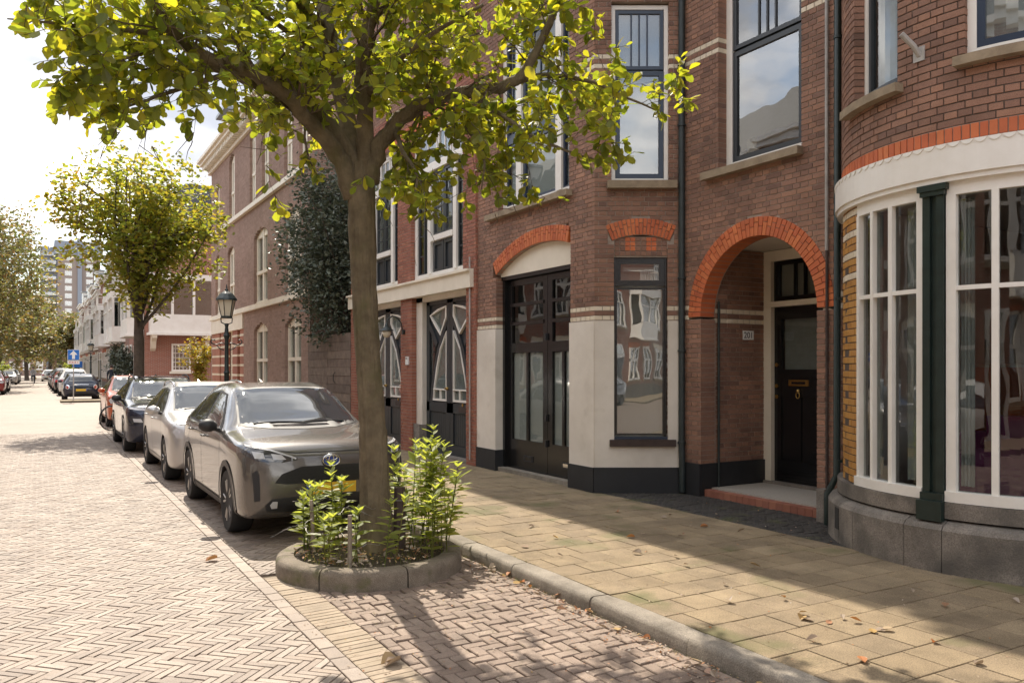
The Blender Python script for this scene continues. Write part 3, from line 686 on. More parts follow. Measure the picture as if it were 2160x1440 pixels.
# --- windows
w = window(hB, mfG, 9.41, 11.435, 4.19, 6.95, .10, .10, 'white_paint',
    [(11.0, 11.33, 4.27, 5.25, .045, 'navy_paint', [], []), (9.87, 10.83, 4.27, 5.25, .06, 'navy_paint', [], []), (9.51, 9.72, 4.27, 5.25, .045, 'navy_paint', [], []),
     (11.0, 11.33, 5.36, 6.85, .045, 'navy_paint', [.5], []), (9.87, 10.83, 5.36, 6.85, .06, 'navy_paint', [.3, .5, .7], []), (9.51, 9.72, 5.36, 6.85, .045, 'navy_paint', [], [])], 'blind', sill=(.08, .28, .085, .10, 'sandstone'))
for u in (10.915, 9.795): mullion(w, mfG, u, .15, 4.27, 6.87, .10, n1=.025)
MB().mbox(mfG, 9.5, 11.34, 5.25, 5.35, -.17, -.09).build('transom', 'navy_paint', w)
w = window(hB, mfF, .225, .981, 4.19, 6.535, .06, .055, 'white_paint', [(.285, .92, 4.25, 5.67, .06, 'navy_paint', [], []), (.285, .92, 5.69, 6.475, .045, 'navy_paint', [.333, .5, .667], [])], 'blind', sill=(.06, .09, .10, .10, 'sandstone'), glass='glass_sky')
w = window(hB, mfF, .257, .965, .80, 3.215, .06, .028, 'black_gloss', [(.285, .937, .85, 2.80, .022, 'black_gloss', [], []), (.285, .937, 2.83, 3.187, .07, 'black_gloss', [], [])], 'room_wall', glass='glass_sky', sill=(.06, .10, .09, .07, 'post_brown'), backd=.14)
MB().mbox(mfF, .40, .82, 3.02, 3.075, -.135, -.125).build('roller_blind', 'blind', w)
MB().mbox(mfF, .262, .96, .802, .835, -.08, .015).build('sill_board', 'navy_paint', w)
w = window(hB, mfA, 6.295, 7.581, 4.2, 7.3, .14, .095, 'white_paint', [(6.40, 7.478, 4.30, 5.66, .06, 'slate_paint', [], []), (6.40, 7.478, 5.69, 7.2, .05, 'slate_paint', [.38, .5, .62], [])], 'room_wall', glass='glass_sky', sill=(.03, .22, .09, .10, 'sandstone'), backd=.15)
bk = MB().lathe([(.10, 0), (.12, .02), (.135, .2), (.125, .21)], mfA(7.28, 4.36, -.37), 16); bk.build('wicker_basket', 'wicker', w)
MB().lathe([(.03, 0), (.035, .02), (.035, .12), (.012, .16), (.012, .2), (0, .2)], mfA(6.98, 4.36, -.36), 12).build('bottle', 'white_paint', w)
# --- downpipes
x, y_ = mfF(FL, 0, 0).xy
pipe(hB, 'downpipe', [(x-.06, y_-.05, SW+.02), (x-.06, y_-.05, .55), (x-.05, y_-.03, .7), (x-.05, y_-.03, TOPB+2.4)], .042, 'drain_dark', [((x-.05, y_-.03, z), 0) for z in (.75, 1.95, 2.9, 4.9, 7.0)])
pipe(hB, 'cable_pipe', [(7.325, 5.93, .35), (7.325, 5.93, 3.0)], .016, 'post_brown'); pipe(hB, 'cable_pipe', [(7.32, 5.93, 3.0), (7.32, 5.93, TOPB+2)], .019, 'pipe_grey')
pipe(hB, 'downpipe', [(7.16, 5.79, SW), (7.16, 5.79, .42), (7.27, 5.76, .62), (7.29, 5.755, TOPB+2.4)], .036, 'green_iron', [((7.285, 5.755, z), 0) for z in (.75, 2.45, 5.2)])
pipe(hB, 'conduit', [(7.63, 7.86, SW+.1), (7.63, 7.86, 2.6)], .016, 'drain_dark')
for yy in (5.93, 5.81): MB().box(7.22, 7.36, yy-.052, yy+.052, SW-.02, .45).build('base_block', 'bluestone', hB)
pB.finish(wallB.build('wall', 'mortar', hB, fix=False), 'brick', 'brickwork')
# upper storey above the part that shows, and the body of the house
mat_brick_far = None
def wall_tex(name, c1, c2, mo_, scale=1.0, bw=.22, bh=.0625):
    m = bpy.data.materials.new(name); m.use_nodes = True; t = m.node_tree; N = t.nodes; K = t.links.new; b = N['Principled BSDF']; b.inputs['Roughness'].default_value = .85
    geo = N.new('ShaderNodeNewGeometry'); sx = N.new('ShaderNodeSeparateXYZ'); K(geo.outputs['Position'], sx.inputs[0])
    ad = N.new('ShaderNodeMath'); K(sx.outputs['X'], ad.inputs[0]); K(sx.outputs['Y'], ad.inputs[1]); cb = N.new('ShaderNodeCombineXYZ'); K(ad.outputs[0], cb.inputs['X']); K(sx.outputs['Z'], cb.inputs['Y'])
    bt = N.new('ShaderNodeTexBrick'); bt.inputs['Scale'].default_value = scale; bt.inputs['Brick Width'].default_value = bw; bt.inputs['Row Height'].default_value = bh; bt.inputs['Mortar Size'].default_value = .008
    for s_, c in (('Color1', c1), ('Color2', c2), ('Mortar', mo_)): bt.inputs[s_].default_value = (*c, 1)
    K(cb.outputs[0], bt.inputs['Vector']); K(bt.outputs['Color'], b.inputs['Base Color']); MAT[name] = m
wall_tex('wall_brown', (.17, .08, .055), (.24, .105, .068), (.27, .21, .17)); wall_tex('wall_red', (.28, .09, .055), (.34, .115, .07), (.36, .30, .25)); wall_tex('wall_pink', (.25, .145, .11), (.32, .19, .145), (.36, .29, .24))
def body(house, pts, z0, z1, m, name='house_body'):
    return MB().mprism(lambda u, v, n: Vector((u, v, n)), pts, z0, z1).build(name, m, house)
HT = 10.6                              # eaves, sets where the shadow edge falls on the pavement
body(hB, [(6.345, 12.2), (6.345, 8.81), (7.35, 8.232), (7.35, 5.7), (16, 5.7), (16, 12.2)], TOPB, HT, 'wall_brown', 'upper_wall')
body(hB, [(6.66, 12.2), (6.66, 8.95), (7.0, 8.78), (7.68, 8.42), (7.68, 7.96), (8.68, 7.96), (8.68, 5.7), (16, 5.7), (16, 12.2)], 0, TOPB, 'room_dark', 'house_core')
body(hB, [(7.62, 7.94), (7.62, 5.7), (8.72, 5.7), (8.72, 7.94)], 3.42, TOPB, 'room_dark', 'upper_core')
body(hB, [(6.25, 12.2), (6.25, 5.7), (16, 5.7), (16, 12.2)], HT, HT+.35, 'cream_paint', 'cornice')  # out of view; overhang shaped to place the shadow edge on the pavement
rf = MB().add([(6.1, 5.7, HT+.35), (16, 5.7, HT+.35), (16, 12.2, HT+.35), (6.1, 12.2, HT+.35), (8.3, 5.7, HT+1.9), (14, 5.7, HT+1.9), (14, 12.2, HT+1.9), (8.3, 12.2, HT+1.9)], [(0,1,2,3),(4,5,6,7),(0,1,5,4),(1,2,6,5),(2,3,7,6),(3,0,4,7)]).build('roof', 'slate_roof', hB)
# ================================================================= house with the bowed shop front
BC, BRAD = Vector((8.02, 4.2, 0)), 1.64
PH0 = math.pi-math.acos(.67/1.64)
def mfBow(u, v, n):
    a = PH0+u/BRAD; return BC+Vector((math.cos(a)*(BRAD+n), math.sin(a)*(BRAD+n), v))
UE = 2*(math.pi-PH0)*BRAD
hA = thing('corner_shop_house', 'brick house with bowed white shop window over a stone base', 'house', (8, 4, SW))
wallA = MB(); pA = Pieces()
def matA(k, v): return 'brick_brown'
brickwork(pA, wallA, mfBow, .02, UE, 3.69, TOPB, [rect_open(.98, 1.63, 4.17, 6.8), rect_open(2.22, 2.95, 4.22, 6.8)], matA, curve=True, back=.24)
i = 0; u = .02
while u < UE-.05:                                       # soldier course of orange bricks
    t = [mfBow(u, 3.568, .003), mfBow(u+.057, 3.568, .003), mfBow(u+.057, 3.683, .003), mfBow(u, 3.683, .003)]
    pA.add(t, mfBow(u, 0, 1)-mfBow(u, 0, 0), .1, .003, 'brick_orange', .0015); u += .066
MB().mbox(mfBow, .0, UE, 3.55, 3.69, -.2, -.007, k=40).build('band_core', 'mortar', hA)
# glazed ochre pier beside the window
brickwork(pA, wallA, mfBow, .55, 1.06, .66, 3.26, [], lambda k, v: 'brick_cream' if k in (29, 32, 35, 38) else 'brick_ochre', course=.066, bl=.36, curve=True, back=.12, depth=.05)
pA.finish(wallA.build('wall', 'mortar_dark', hA, fix=False), 'brick', 'brickwork')
# stone base in two tiers with joints
jts = [.02, .95, 1.22, 1.80, 2.10, 2.72, 3.2, UE]
for a, b in zip(jts, jts[1:]):
    g = MB(); kk = max(2, int((b-a)/.1))
    for q in range(kk):
        p0, p1 = a+.003+(b-a-.006)*q/kk, a+.003+(b-a-.006)*(q+1)/kk
        prof = [(.13, SW-.03), (.13, .44), (.105, .475), (.02, .51)]
        vs = [mfBow(p0, v, n) for n, v in prof]+[mfBow(p1, v, n) for n, v in prof]; fs = [(j, j+1, 5+j, 4+j) for j in range(3)]
        vs += [mfBow(p0, SW-.03, -.3), mfBow(p0, .51, -.3), mfBow(p1, SW-.03, -.3), mfBow(p1, .51, -.3)]; fs += [(3, 7, 11, 9)]
        if q == 0: fs.append((8, 0, 1, 2, 3, 9))
        if q == kk-1: fs.append((10, 4, 5, 6, 7, 11))
        g.add(vs, fs)
    g.build('base_stone', 'bluestone', hA, smooth=True, sharp=30)
for a, b in ((.02, .93), (.936, 1.87), (2.085, 2.75), (2.756, UE)):
    MB().mbox(mfBow, a, b, .525, .655, -.3, .045, k=max(3, int((b-a)/.08))).build('sill_stone', 'bluestone', hA)
hole = MB().mbox(mfBow, .86, .96, .22, .42, .10, .134, k=2).build('air_vent', 'room_dark', hA)
# shop window: white frames, two lights
def bow_light(a, b, bars, w0, w1, tr=2.387):
    g = MB(); kk = max(4, int((b-a)/.07))
    g.mbox(mfBow, a, b, .66, .745, -.09, .03, k=kk); g.mbox(mfBow, a, b, 3.14, 3.245, -.09, .0, k=kk)
    g.mbox(mfBow, a, a+w0, .745, 3.14, -.06, .006); g.mbox(mfBow, b-w1, b, .745, 3.14, -.06, .006)
    wn_ = g.build('shop_window', 'white_paint', hA)
    xs = [a+w0]+[x for p in bars for x in (p[0], p[1])]+[b-w1]
    for p in bars: MB().mbox(mfBow, p[0], p[1], .745, 3.14, -.048, .0).build('mullion', 'white_paint', wn_)
    for p, q in zip(xs[0::2], xs[1::2]):
        MB().mbox(mfBow, p, q, tr-.018, tr+.018, -.07, -.005, k=3).build('glazing_bar', 'white_paint', wn_)
        MB().mbox(mfBow, p-.01, q+.01, .74, 3.15, -.045, -.040, k=4).build('pane', 'glass', wn_)
    return wn_
bow_light(1.055, 1.885, [(1.285, 1.325), (1.525, 1.57)], .045, .06)
bow_light(2.078, 3.25, [(2.41, 2.46), (2.75, 2.80)], .075, .06)
for (a, b) in ((1.09, 1.30), (1.62, 1.84), (2.14, 2.26)):   # pale curtains just inside the glass
    cw = MB(); nn = 14; vs = []
    for i in range(nn+1):
        u = a+(b-a)*i/nn; n_ = -.13+.018*math.sin(i*1.9)
        vs += [mfBow(u, .78, n_), mfBow(u, 3.12, n_)]
    cw.add(vs, [(2*i, 2*i+2, 2*i+3, 2*i+1) for i in range(nn)]); cw.build('curtain', 'curtain', hA, smooth=True)
# riveted green iron column
c = MB(); u0, u1 = 1.895, 2.070
c.mbox(mfBow, u0, u0+.062, .62, 3.20, -.06, .030); c.mbox(mfBow, u1-.062, u1, .62, 3.20, -.06, .030); c.mbox(mfBow, u0+.06, u1-.06, .62, 3.20, -.06, .0)
c.mbox(mfBow, u0-.012, u1+.012, 3.15, 3.19, -.06, .05); c.mbox(mfBow, u0-.03, u1+.03, 3.19, 3.24, -.06, .062)
col_ = c.build('iron_column', 'green_iron', hA)
b_ = MB(); b_.mbox(mfBow, u0-.012, u1+.012, .50, .66, -.1, .10); b_.mbox(mfBow, u0-.004, u1+.004, .66, .72, -.06, .06); b_.build('column_base', 'green_iron', col_)
rv = MB()
for i in range(26):
    for uu in (u0+.03, u1-.03): rv.lathe([(.011, 0), (.009, .006), (.004, .009)], mfBow(uu, .80+i*.092, .028), 6, 'x')
for j in range(len(rv.v)): pass
tag(rv.build('rivets', 'green_iron', col_), kind='stuff')
# white fascia with scalloped trim
fs_ = MB(); kk = 44
for (v0, v1, n0, n1) in ((3.245, 3.29, -.2, .045), (3.29, 3.548, -.2, .065)): fs_.mbox(mfBow, .02, UE, v0, v1, n0, n1, k=kk)
fs_ = fs_.build('fascia', 'white_paint', hA, smooth=True, sharp=30)
u = .05; sc_ = MB()
while u < UE-.1:
    sc_.mprism(mfBow, [(u, 3.547), (u+.01, 3.53), (u+.028, 3.515), (u+.045, 3.510), (u+.062, 3.515), (u+.08, 3.53), (u+.09, 3.547)], .06, .072); u += .094
tag(sc_.build('scallop_trim', 'white_paint', fs_), kind='stuff')
# upper windows
window(hA, mfBow, .98, 1.63, 4.17, 6.8, .10, .07, 'white_paint', [(1.05, 1.56, 4.24, 6.7, .05, 'slate_paint', [], [])], 'curtain', sill=(.12, .06, .075, .09, 'sandstone'), k=6)
window(hA, mfBow, 2.22, 2.95, 4.22, 6.8, .05, .07, 'white_paint', [(2.29, 2.88, 4.29, 6.7, .06, 'navy_paint', [], [])], 'blind', glass='glass_sky', sill=(.06, .06, .075, .09, 'sandstone'), k=6)
fh = MB().mbox(mfBow, 1.80, 1.90, 4.30, 4.42, 0, .012); fh.tube([mfBow(1.85, 4.35, 0), mfBow(1.84, 4.42, .06), mfBow(1.80, 4.52, .16)], .024, 10); fh.build('flag_holder', 'pipe_grey', hA)
# room behind the shop window
rm = MB(); rm.add([(7.4, 2.2, .5), (12, 2.2, .5), (12, 6.0, .5), (7.4, 6.0, .5)], [(0, 1, 2, 3)])
rm.build('shop_floor', 'old_wood', hA)
MB().box(11.0, 11.1, 1.2, 7.5, .3, 3.4).build('back_wall', 'room_wall', hA); MB().box(7.4, 11, 5.62, 5.69, .3, 3.4).build('party_wall', 'room_wall', hA); MB().box(7.4, 11.0, 1.3, 1.36, .3, 3.4).build('party_wall', 'room_wall', hA)
body(hA, [(6.9, 5.0), (6.65, 4.2), (6.9, 3.3), (7.4, 2.8), (7.4, 1.3), (16, 1.3), (16, 5.7), (7.5, 5.7)], 3.42, 3.56, 'room_wall', 'shop_ceiling')
body(hA, [(7.05, 5.2), (6.72, 4.2), (7.05, 3.2), (7.6, 2.8), (7.4, -6), (16, -6), (16, 5.7), (7.6, 5.7)], 3.58, 10.4, 'room_dark', 'house_core')
body(hA, [(7.35, 2.75), (7.35, -6), (16, -6), (16, 1.3), (11.1, 1.3), (7.7, 2.65)], SW, 3.58, 'wall_brown', 'side_wall')
pts = [(BC.x+math.cos(PH0+(UE*i/14)/BRAD)*(BRAD-.01), BC.y+math.sin(PH0+(UE*i/14)/BRAD)*(BRAD-.01)) for i in range(15)]
body(hA, pts+[(7.35, -6), (16, -6), (16, 5.7)], TOPB, 10.4, 'wall_brown', 'upper_wall'); body(hA, [(7.35, 2.72), (7.35, -6), (8.0, -6), (8.0, 2.6)], 3.58, TOPB, 'wall_brown', 'side_upper_wall')
body(hA, [(6.28, 5.7), (6.28, -6), (16, -6), (16, 5.7)], 10.4, 10.8, 'cream_paint', 'cornice')  # unseen cornice, front edge set for its shadow on the pavement
sf = thing('purple_sofa', 'low purple sofa seen through the bowed shop window', 'sofa', (8.4, 4.0, .5))
sb = MB().box(7.7, 8.5, 3.0, 4.9, .5, .92); sb.build('seat', 'purple_cloth', sf); MB().box(8.5, 8.75, 3.0, 4.9, .5, 1.25).build('backrest', 'purple_cloth', sf)
for yy in (2.85, 4.9): MB().box(7.7, 8.75, yy, yy+.15, .5, 1.08).build('armrest', 'purple_cloth', sf)
cb_ = thing('orange_cabinet', 'orange wooden cabinet standing inside the bowed shop window', 'cabinet', (9.7, 5.2, .5))
MB().box(9.4, 9.9, 4.5, 5.55, .5, 1.75).build('carcass', 'orange_wood', cb_)
for q in range(3): MB().box(9.38, 9.4, 4.54, 5.51, .56+q*.4, .92+q*.4).build('drawer', 'orange_wood', cb_)
MB().box(9.34, 9.95, 4.45, 5.6, 1.75, 1.79).build('top_board', 'stake_wood', cb_)
# ================================================================= house with the paired slate-grey doors
hD = thing('red_brick_house', 'red brick house with paired slate-grey doors and curved glazing', 'house', (6.6, 15, SW))
wallD = MB(); pD = Pieces(); mfDh = flat(6.30)
opsD = [rect_open(12.48, 14.83, 0, 3.1), rect_open(15.39, 18.0, 0, 3.1), rect_open(12.60, 14.85, 3.40, 6.25), rect_open(15.55, 17.9, 3.40, 6.25), rect_open(12.3, 18.5, 3.09, 3.40)]
def matD(k, v): return 'brick_orange' if 6.30 < v < 6.46 else ('brick_red' if v < 6.9 else 'brick_brown')
brickwork(pD, wallD, mfDh, 12.2, 18.42, SW, 8.4, opsD, matD, back=.25)
for (a, b) in ((12.13, 12.2),): brickwork(pD, wallD, flat(6.30), a, b, SW, 8.4, [], lambda k, v: 'brick_red', back=.2)
pD.finish(wallD.build('wall', 'mortar', hD, fix=False), 'brick', 'brickwork')
ln = MB(); ln.mbox(mfDh, 12.2, 18.42, 3.09, 3.36, -.25, .07); ln.mbox(mfDh, 12.2, 18.42, 3.36, 3.40, -.25, .12); ln.build('lintel', 'cream_paint', hD)
def curved_leaf(u_out, u_meet, parent, slot=False):
    """one door leaf; a runs 0..1 from the outer stile to the meeting stile"""
    U = lambda a: u_out+(u_meet-u_out)*a
    w = abs(u_meet-u_out); mfw = lambda u, v, n: mfDh(u, v, n)
    slab = MB()
    lo, hi = min(u_out, u_meet), max(u_out, u_meet)
    slab.mbox(mfDh, lo, hi, SW+.05, 3.0, -.26, -.225)
    for a, b in ((0, .13), (.88, 1.0)): slab.mbox(mfDh, min(U(a), U(b)), max(U(a), U(b)), SW+.05, 3.0, -.23, -.19)
    slab.mbox(mfDh, lo, hi, SW+.05, .34, -.23, -.188); slab.mbox(mfDh, lo, hi, .92, 1.10, -.23, -.19); slab.mbox(mfDh, lo, hi, 2.93, 3.0, -.23, -.19)
    # curved ribs
    rib = [(U(a), v) for a, v in ((.16, 1.1), (.22, 1.4), (.33, 1.75), (.48, 2.1), (.70, 2.45), (.88, 2.62))]; rib2 = [(U(a), v) for a, v in ((.28, 1.1), (.34, 1.4), (.44, 1.75), (.58, 2.1), (.78, 2.40), (.88, 2.52))]
    slab.mring(mfDh, rib, rib2, -.23, -.185, closed=False)
    s2 = [(U(a), v) for a, v in ((.12, 2.62), (.3, 2.45), (.48, 2.22))]; s3 = [(U(a), v) for a, v in ((.12, 2.48), (.26, 2.34), (.42, 2.12))]
    slab.mring(mfDh, s2, s3, -.23, -.186, closed=False)
    lf = slab.build('door_leaf', 'slate_paint', parent)
    for k in range(9): MB().mbox(mfDh, lo+w*.15+w*.72*k/9+.003, lo+w*.15+w*.72*(k+1)/9-.003, .35, .91, -.225, -.212).build('plank', 'slate_paint', lf)
    def glazed(poly, fw=.03):
        c_ = (sum(p[0] for p in poly)/len(poly), sum(p[1] for p in poly)/len(poly))
        inn = [(p[0]+(c_[0]-p[0])*min(.4, fw/max(.01, math.hypot(c_[0]-p[0], c_[1]-p[1]))*1.5), p[1]+(c_[1]-p[1])*min(.4, fw/max(.01, math.hypot(c_[0]-p[0], c_[1]-p[1]))*1.5)) for p in poly]
        g = MB(); g.mring(mfDh, inn, poly, -.225, -.178); g.build('glazing_frame', 'white_paint', lf)
        MB().mprism(mfDh, inn, -.214, -.210).build('pane', 'glass', lf)
        cu = MB(); MB().mprism(mfDh, inn, -.224, -.222).build('net_curtain', 'curtain', lf)
    glazed([(U(a), v) for a, v in ((.16, 2.735), (.5, 2.84), (.87, 2.885), (.87, 2.67), (.62, 2.34), (.38, 2.53))])
    glazed([(U(a), v) for a, v in ((.30, 1.125), (.35, 1.4), (.45, 1.75), (.60, 2.1), (.87, 2.42), (.87, 1.125))])
    MB().mbox(mfDh, min(U(.33), U(.87)), max(U(.33), U(.87)), 1.33, 1.355, -.215, -.175).build('glazing_bar', 'white_paint', lf); MB().mbox(mfDh, min(U(.6), U(.625)), max(U(.6), U(.625)), 1.13, 1.33, -.215, -.177).build('glazing_bar', 'white_paint', lf)
    MB().mprism(mfDh, [(U(.14), 2.44), (U(.14), 1.6), (U(.22), 1.6), (U(.40), 2.1)], -.222, -.214).build('side_pane', 'glass', lf)
    if slot:
        MB().mbox(mfDh, (lo+hi)/2-.14, (lo+hi)/2+.14, .955, 1.045, -.19, -.175).build('letter_slot', 'post_brown', lf); MB().lathe([(.0, 0), (.03, .005), (.03, .012), (0, .014)], mfDh((lo+hi)/2, 1.08, -.176), 10, 'x').build('bell', 'brass', lf)
for (a, m_, b) in ((12.46, 13.50, 14.54), (15.39, 16.55, 17.72)):
    dd = MB(); dd.mbox(mfDh, b, b+.28, SW+.55, 3.09, -.26, -.10); dd.mbox(mfDh, a, b+.28, 3.0, 3.09, -.26, -.10)
    dd = dd.build('portal_frame', 'plaster', hD)
    sb_ = MB(); sb_.mbox(mfDh, b, b+.30, SW, SW+.55, -.26, -.04); sb_.build('frame_foot', 'bluestone', dd)
    curved_leaf(b, m_+.006, hD); curved_leaf(a, m_-.006, hD, slot=True)
    MB().mbox(mfDh, a, b+.28, SW-.02, SW+.055, -.26, -.02).build('threshold', 'bluestone', hD)
    MB().lathe([(.02, 0), (.02, .03), (.03, .04), (.03, .06), (0, .065)], mfDh(m_+.10, 1.36, -.13), 10, 'x').build('door_knob', 'brass', dd)
for (a, b) in ((12.60, 14.85), (15.55, 17.9)):
    w = window(hD, mfDh, a, b, 3.40, 6.25, .08, .12, 'white_paint', [(a+.50, a+.93, 4.20, 5.40, .05, 'slate_paint', [], []), (a+.95, a+1.40, 4.20, 5.40, .05, 'slate_paint', [], []), (a+.13, a+.36, 3.5, 5.40, .04, 'slate_paint', [], [.2, .4, .6, .8]), (b-.45, b-.15, 3.5, 5.40, .05, 'slate_paint', [], [.2, .4, .6, .8]),
        (a+.13, a+.60, 5.55, 6.13, .04, 'white_paint', [.5], []), (a+.66, a+1.2, 5.55, 6.13, .04, 'white_paint', [.5], []), (a+1.26, b-.14, 5.55, 6.13, .04, 'white_paint', [.5], [])], 'curtain', backd=.16)
    for u in (a+.43, a+1.52): mullion(w, mfDh, u, .13, 3.5, 5.5, .08, n1=.03)
    MB().mbox(mfDh, a+.1, b-.1, 5.41, 5.54, -.15, -.04).build('transom', 'white_paint', w)
    MB().mbox(mfDh, a+.5, a+1.42, 4.09, 4.19, -.14, -.03).build('mid_rail', 'white_paint', w)
    for (p, q) in ((a+.50, a+.94), (a+.96, a+1.40)):
        g = MB(); frame_mb(g, mfDh, p, q, 3.5, 4.08, .07, -.14, -.085); g.mbox(mfDh, p+.07, q-.07, 3.57, 4.01, -.14, -.115); g.build('door_panel', 'slate_paint', w)
        h = MB(); mid = (p+q)/2
        for s_ in (-1, 1):                                 # crossed bars and uprights of the tall glazing
            h.tube([mfDh(mid+s_*.16, 5.33, -.10), mfDh(mid-s_*.12, 4.80, -.10), mfDh(mid-s_*.12, 4.25, -.10)], .011, 5)
        for v in (4.45, 4.72): h.mbox(mfDh, p+.04, q-.04, v-.011, v+.011, -.115, -.09)
        h.build('tracery', 'slate_paint', w)
window(hD, mfDh, 13.0, 14.4, 7.0, 8.3, .1, .08, 'white_paint', [(13.08, 14.32, 7.08, 8.22, .06, 'navy_paint', [.5], [])], 'blind'); window(hD, mfDh, 16.0, 17.4, 7.0, 8.3, .1, .08, 'white_paint', [(16.08, 17.32, 7.08, 8.22, .06, 'navy_paint', [.5], [])], 'blind')
wl = MB().tube([mfDh(15.2, 2.45, 0), mfDh(15.2, 2.45, .04)], .05, 10); wl.tube([mfDh(15.2, 2.45, .03), mfDh(15.2, 2.62, .06), mfDh(15.2, 2.74, .16), mfDh(15.2, 2.76, .25), mfDh(15.2, 2.70, .34), mfDh(15.2, 2.60, .37)], .013, 8)
wl.lathe([(.012, .1), (.03, .08), (.04, .03), (.11, -.02), (.14, -.05), (.135, -.055)], mfDh(15.2, 2.52, .37), 16)
lamp_t = thing('wall_lantern', 'black swan-neck wall lamp beside the slate-grey doors', 'wall lamp', mfDh(15.2, 2.4, 0)); wl.build('lamp_arm', 'lamp_green', lamp_t, smooth=True, sharp=40)
MB().lathe([(.09, -.05), (.085, -.12), (.05, -.18), (.0, -.19)], mfDh(15.2, 2.52, .37), 14).build('lamp_globe', 'lamp_glass', lamp_t, smooth=True)
al = thing('alarm_siren', 'small grey round alarm siren under the cream lintel', 'alarm', mfDh(12.36, 3.2, 0)); MB().lathe([(.05, 0), (.06, .03), (.055, .09), (0, .12)], mfDh(12.36, 3.22, -.0), 12, 'x').build('siren_body', 'pipe_grey', al); MB().mbox(mfDh, 12.33, 12.39, 3.26, 3.30, 0, .03).build('siren_bracket', 'pipe_grey', al)
pipe(hD, 'cable_pipe', [(6.27, 12.28, .2), (6.27, 12.28, 3.6)], .014, 'pipe_grey')
nb = MB().mbox(mfDh, 14.95, 15.07, 1.80, 1.96, 0, .03).build('bell_box', 'white_sign', hD)
MB().mbox(mfDh, 14.975, 15.045, 1.905, 1.945, .03, .036).build('bell_grille', 'pipe_grey', nb)
body(hD, [(6.31, 18.42), (6.31, 12.13), (16, 12.13), (16, 18.42)], 8.4, 10.2, 'wall_brown', 'upper_wall'); body(hD, [(6.62, 18.42), (6.62, 12.2), (16, 12.2), (16, 18.42)], 0, 8.4, 'room_dark', 'house_core')
body(hD, [(6.15, 18.42), (6.15, 12.2), (16, 12.2), (16, 18.42)], 10.2, 10.5, 'cream_paint', 'cornice')
# ================================================================= pink brick corner house
hC = thing('pink_brick_house', 'pale pink brick corner house with arched white windows and stone ledges', 'house', (6.6, 29, SW))
wallC = MB(); pC = Pieces(); mfC = flat(6.30)
def arched(a, b, v0, vs): c_ = (a+b)/2; h = (b-a)/2; rise = .22; r = (h*h+rise*rise)/(2*rise); return arc_open(a, b, v0, vs, c_, vs+rise-r, r), (c_, vs+rise-r, r)
CW = [(26.45, 28.35, 1.15, 2.98), (22.6, 24.35, 1.15, 2.98), (26.45, 28.35, 3.86, 6.10), (22.6, 24.35, 3.86, 6.10), (28.1, 29.0, 7.32, 9.55), (26.3, 27.2, 7.32, 9.55), (23.5, 24.4, 7.32, 9.55), (22.0, 22.8, 7.32, 9.55), (34.4, 35.2, 7.32, 9.0), (34.3, 35.3, 3.86, 6.10), (31.5, 32.8, 3.86, 6.10), (31.5, 32.5, 7.32, 9.55)]
opsC = []; arcsC = []
for (a, b, v0, vs) in CW: f, c_ = arched(a, b, v0, vs); opsC.append(f); arcsC.append(c_)
brickwork(pC, wallC, mfC, 21.92, 36.2, SW, 9.85, opsC+[rect_open(29.95, 36.0, 0, 3.72)], lambda k, v: 'brick_pink', back=.25, depth=.06)
pC.finish(wallC.build('wall', 'mortar', hC, fix=False), 'brick', 'brickwork')
for (v0, v1, pr) in ((3.68, 3.74, .10), (3.74, 3.86, .06), (7.12, 7.18, .12), (7.18, 7.32, .06)):
    MB().mbox(mfC, 21.92, 36.25, v0, v1, -.02, pr).build('ledge', 'cream_paint', hC)
cn = MB(); cn.mbox(mfC, 21.9, 36.5, 9.85, 9.98, -.2, .10); cn.mbox(mfC, 21.9, 36.6, 10.18, 10.30, -.3, .42); cn.mbox(mfC, 21.9, 36.65, 10.30, 10.42, -.3, .52)
cn = cn.build('cornice', 'cream_paint', hC)
for i in range(52): MB().mbox(mfC, 21.98+i*.28, 22.10+i*.28, 9.98, 10.18, -.1, .34).build('bracket', 'cream_paint', cn)
for (a, b, v0, vs), (cu, cv, r) in zip(CW, arcsC):
    g = MB(); g.mbox(mfC, a, a+.16, v0, vs+.08, -.2, -.10); g.mbox(mfC, b-.16, b, v0, vs+.08, -.2, -.10); g.mbox(mfC, (a+b)/2-.08, (a+b)/2+.08, v0, vs+.16, -.2, -.09)
    g.mbox(mfC, a, b, v0, v0+.1, -.2, -.08); n_ = 10; t0 = math.atan2(vs-cv, b-cu)
    arcp = [(cu+r*math.cos(t0+(math.pi-2*t0)*i/n_), cv+r*math.sin(t0+(math.pi-2*t0)*i/n_)) for i in range(n_+1)]
    g.mprism(mfC, [(a, vs-.05), (b, vs-.05)]+arcp, -.2, -.11); vm = v0+(vs-v0)*.46; g.mbox(mfC, a+.1, b-.1, vm-.05, vm+.05, -.19, -.07)
    wC = g.build('window', 'cream_paint', hC)
    for (p, q) in ((a+.16, (a+b)/2-.08), ((a+b)/2+.08, b-.16)):
        for (d, e) in ((v0+.1, vm-.05), (vm+.05, vs-.05)): MB().mbox(mfC, p, q, d, e, -.165, -.16).build('pane', 'glass', wC)
    MB().mbox(mfC, a+.1, b-.1, v0+.1, vs, -.24, -.235).build('curtain', 'curtain', wC)
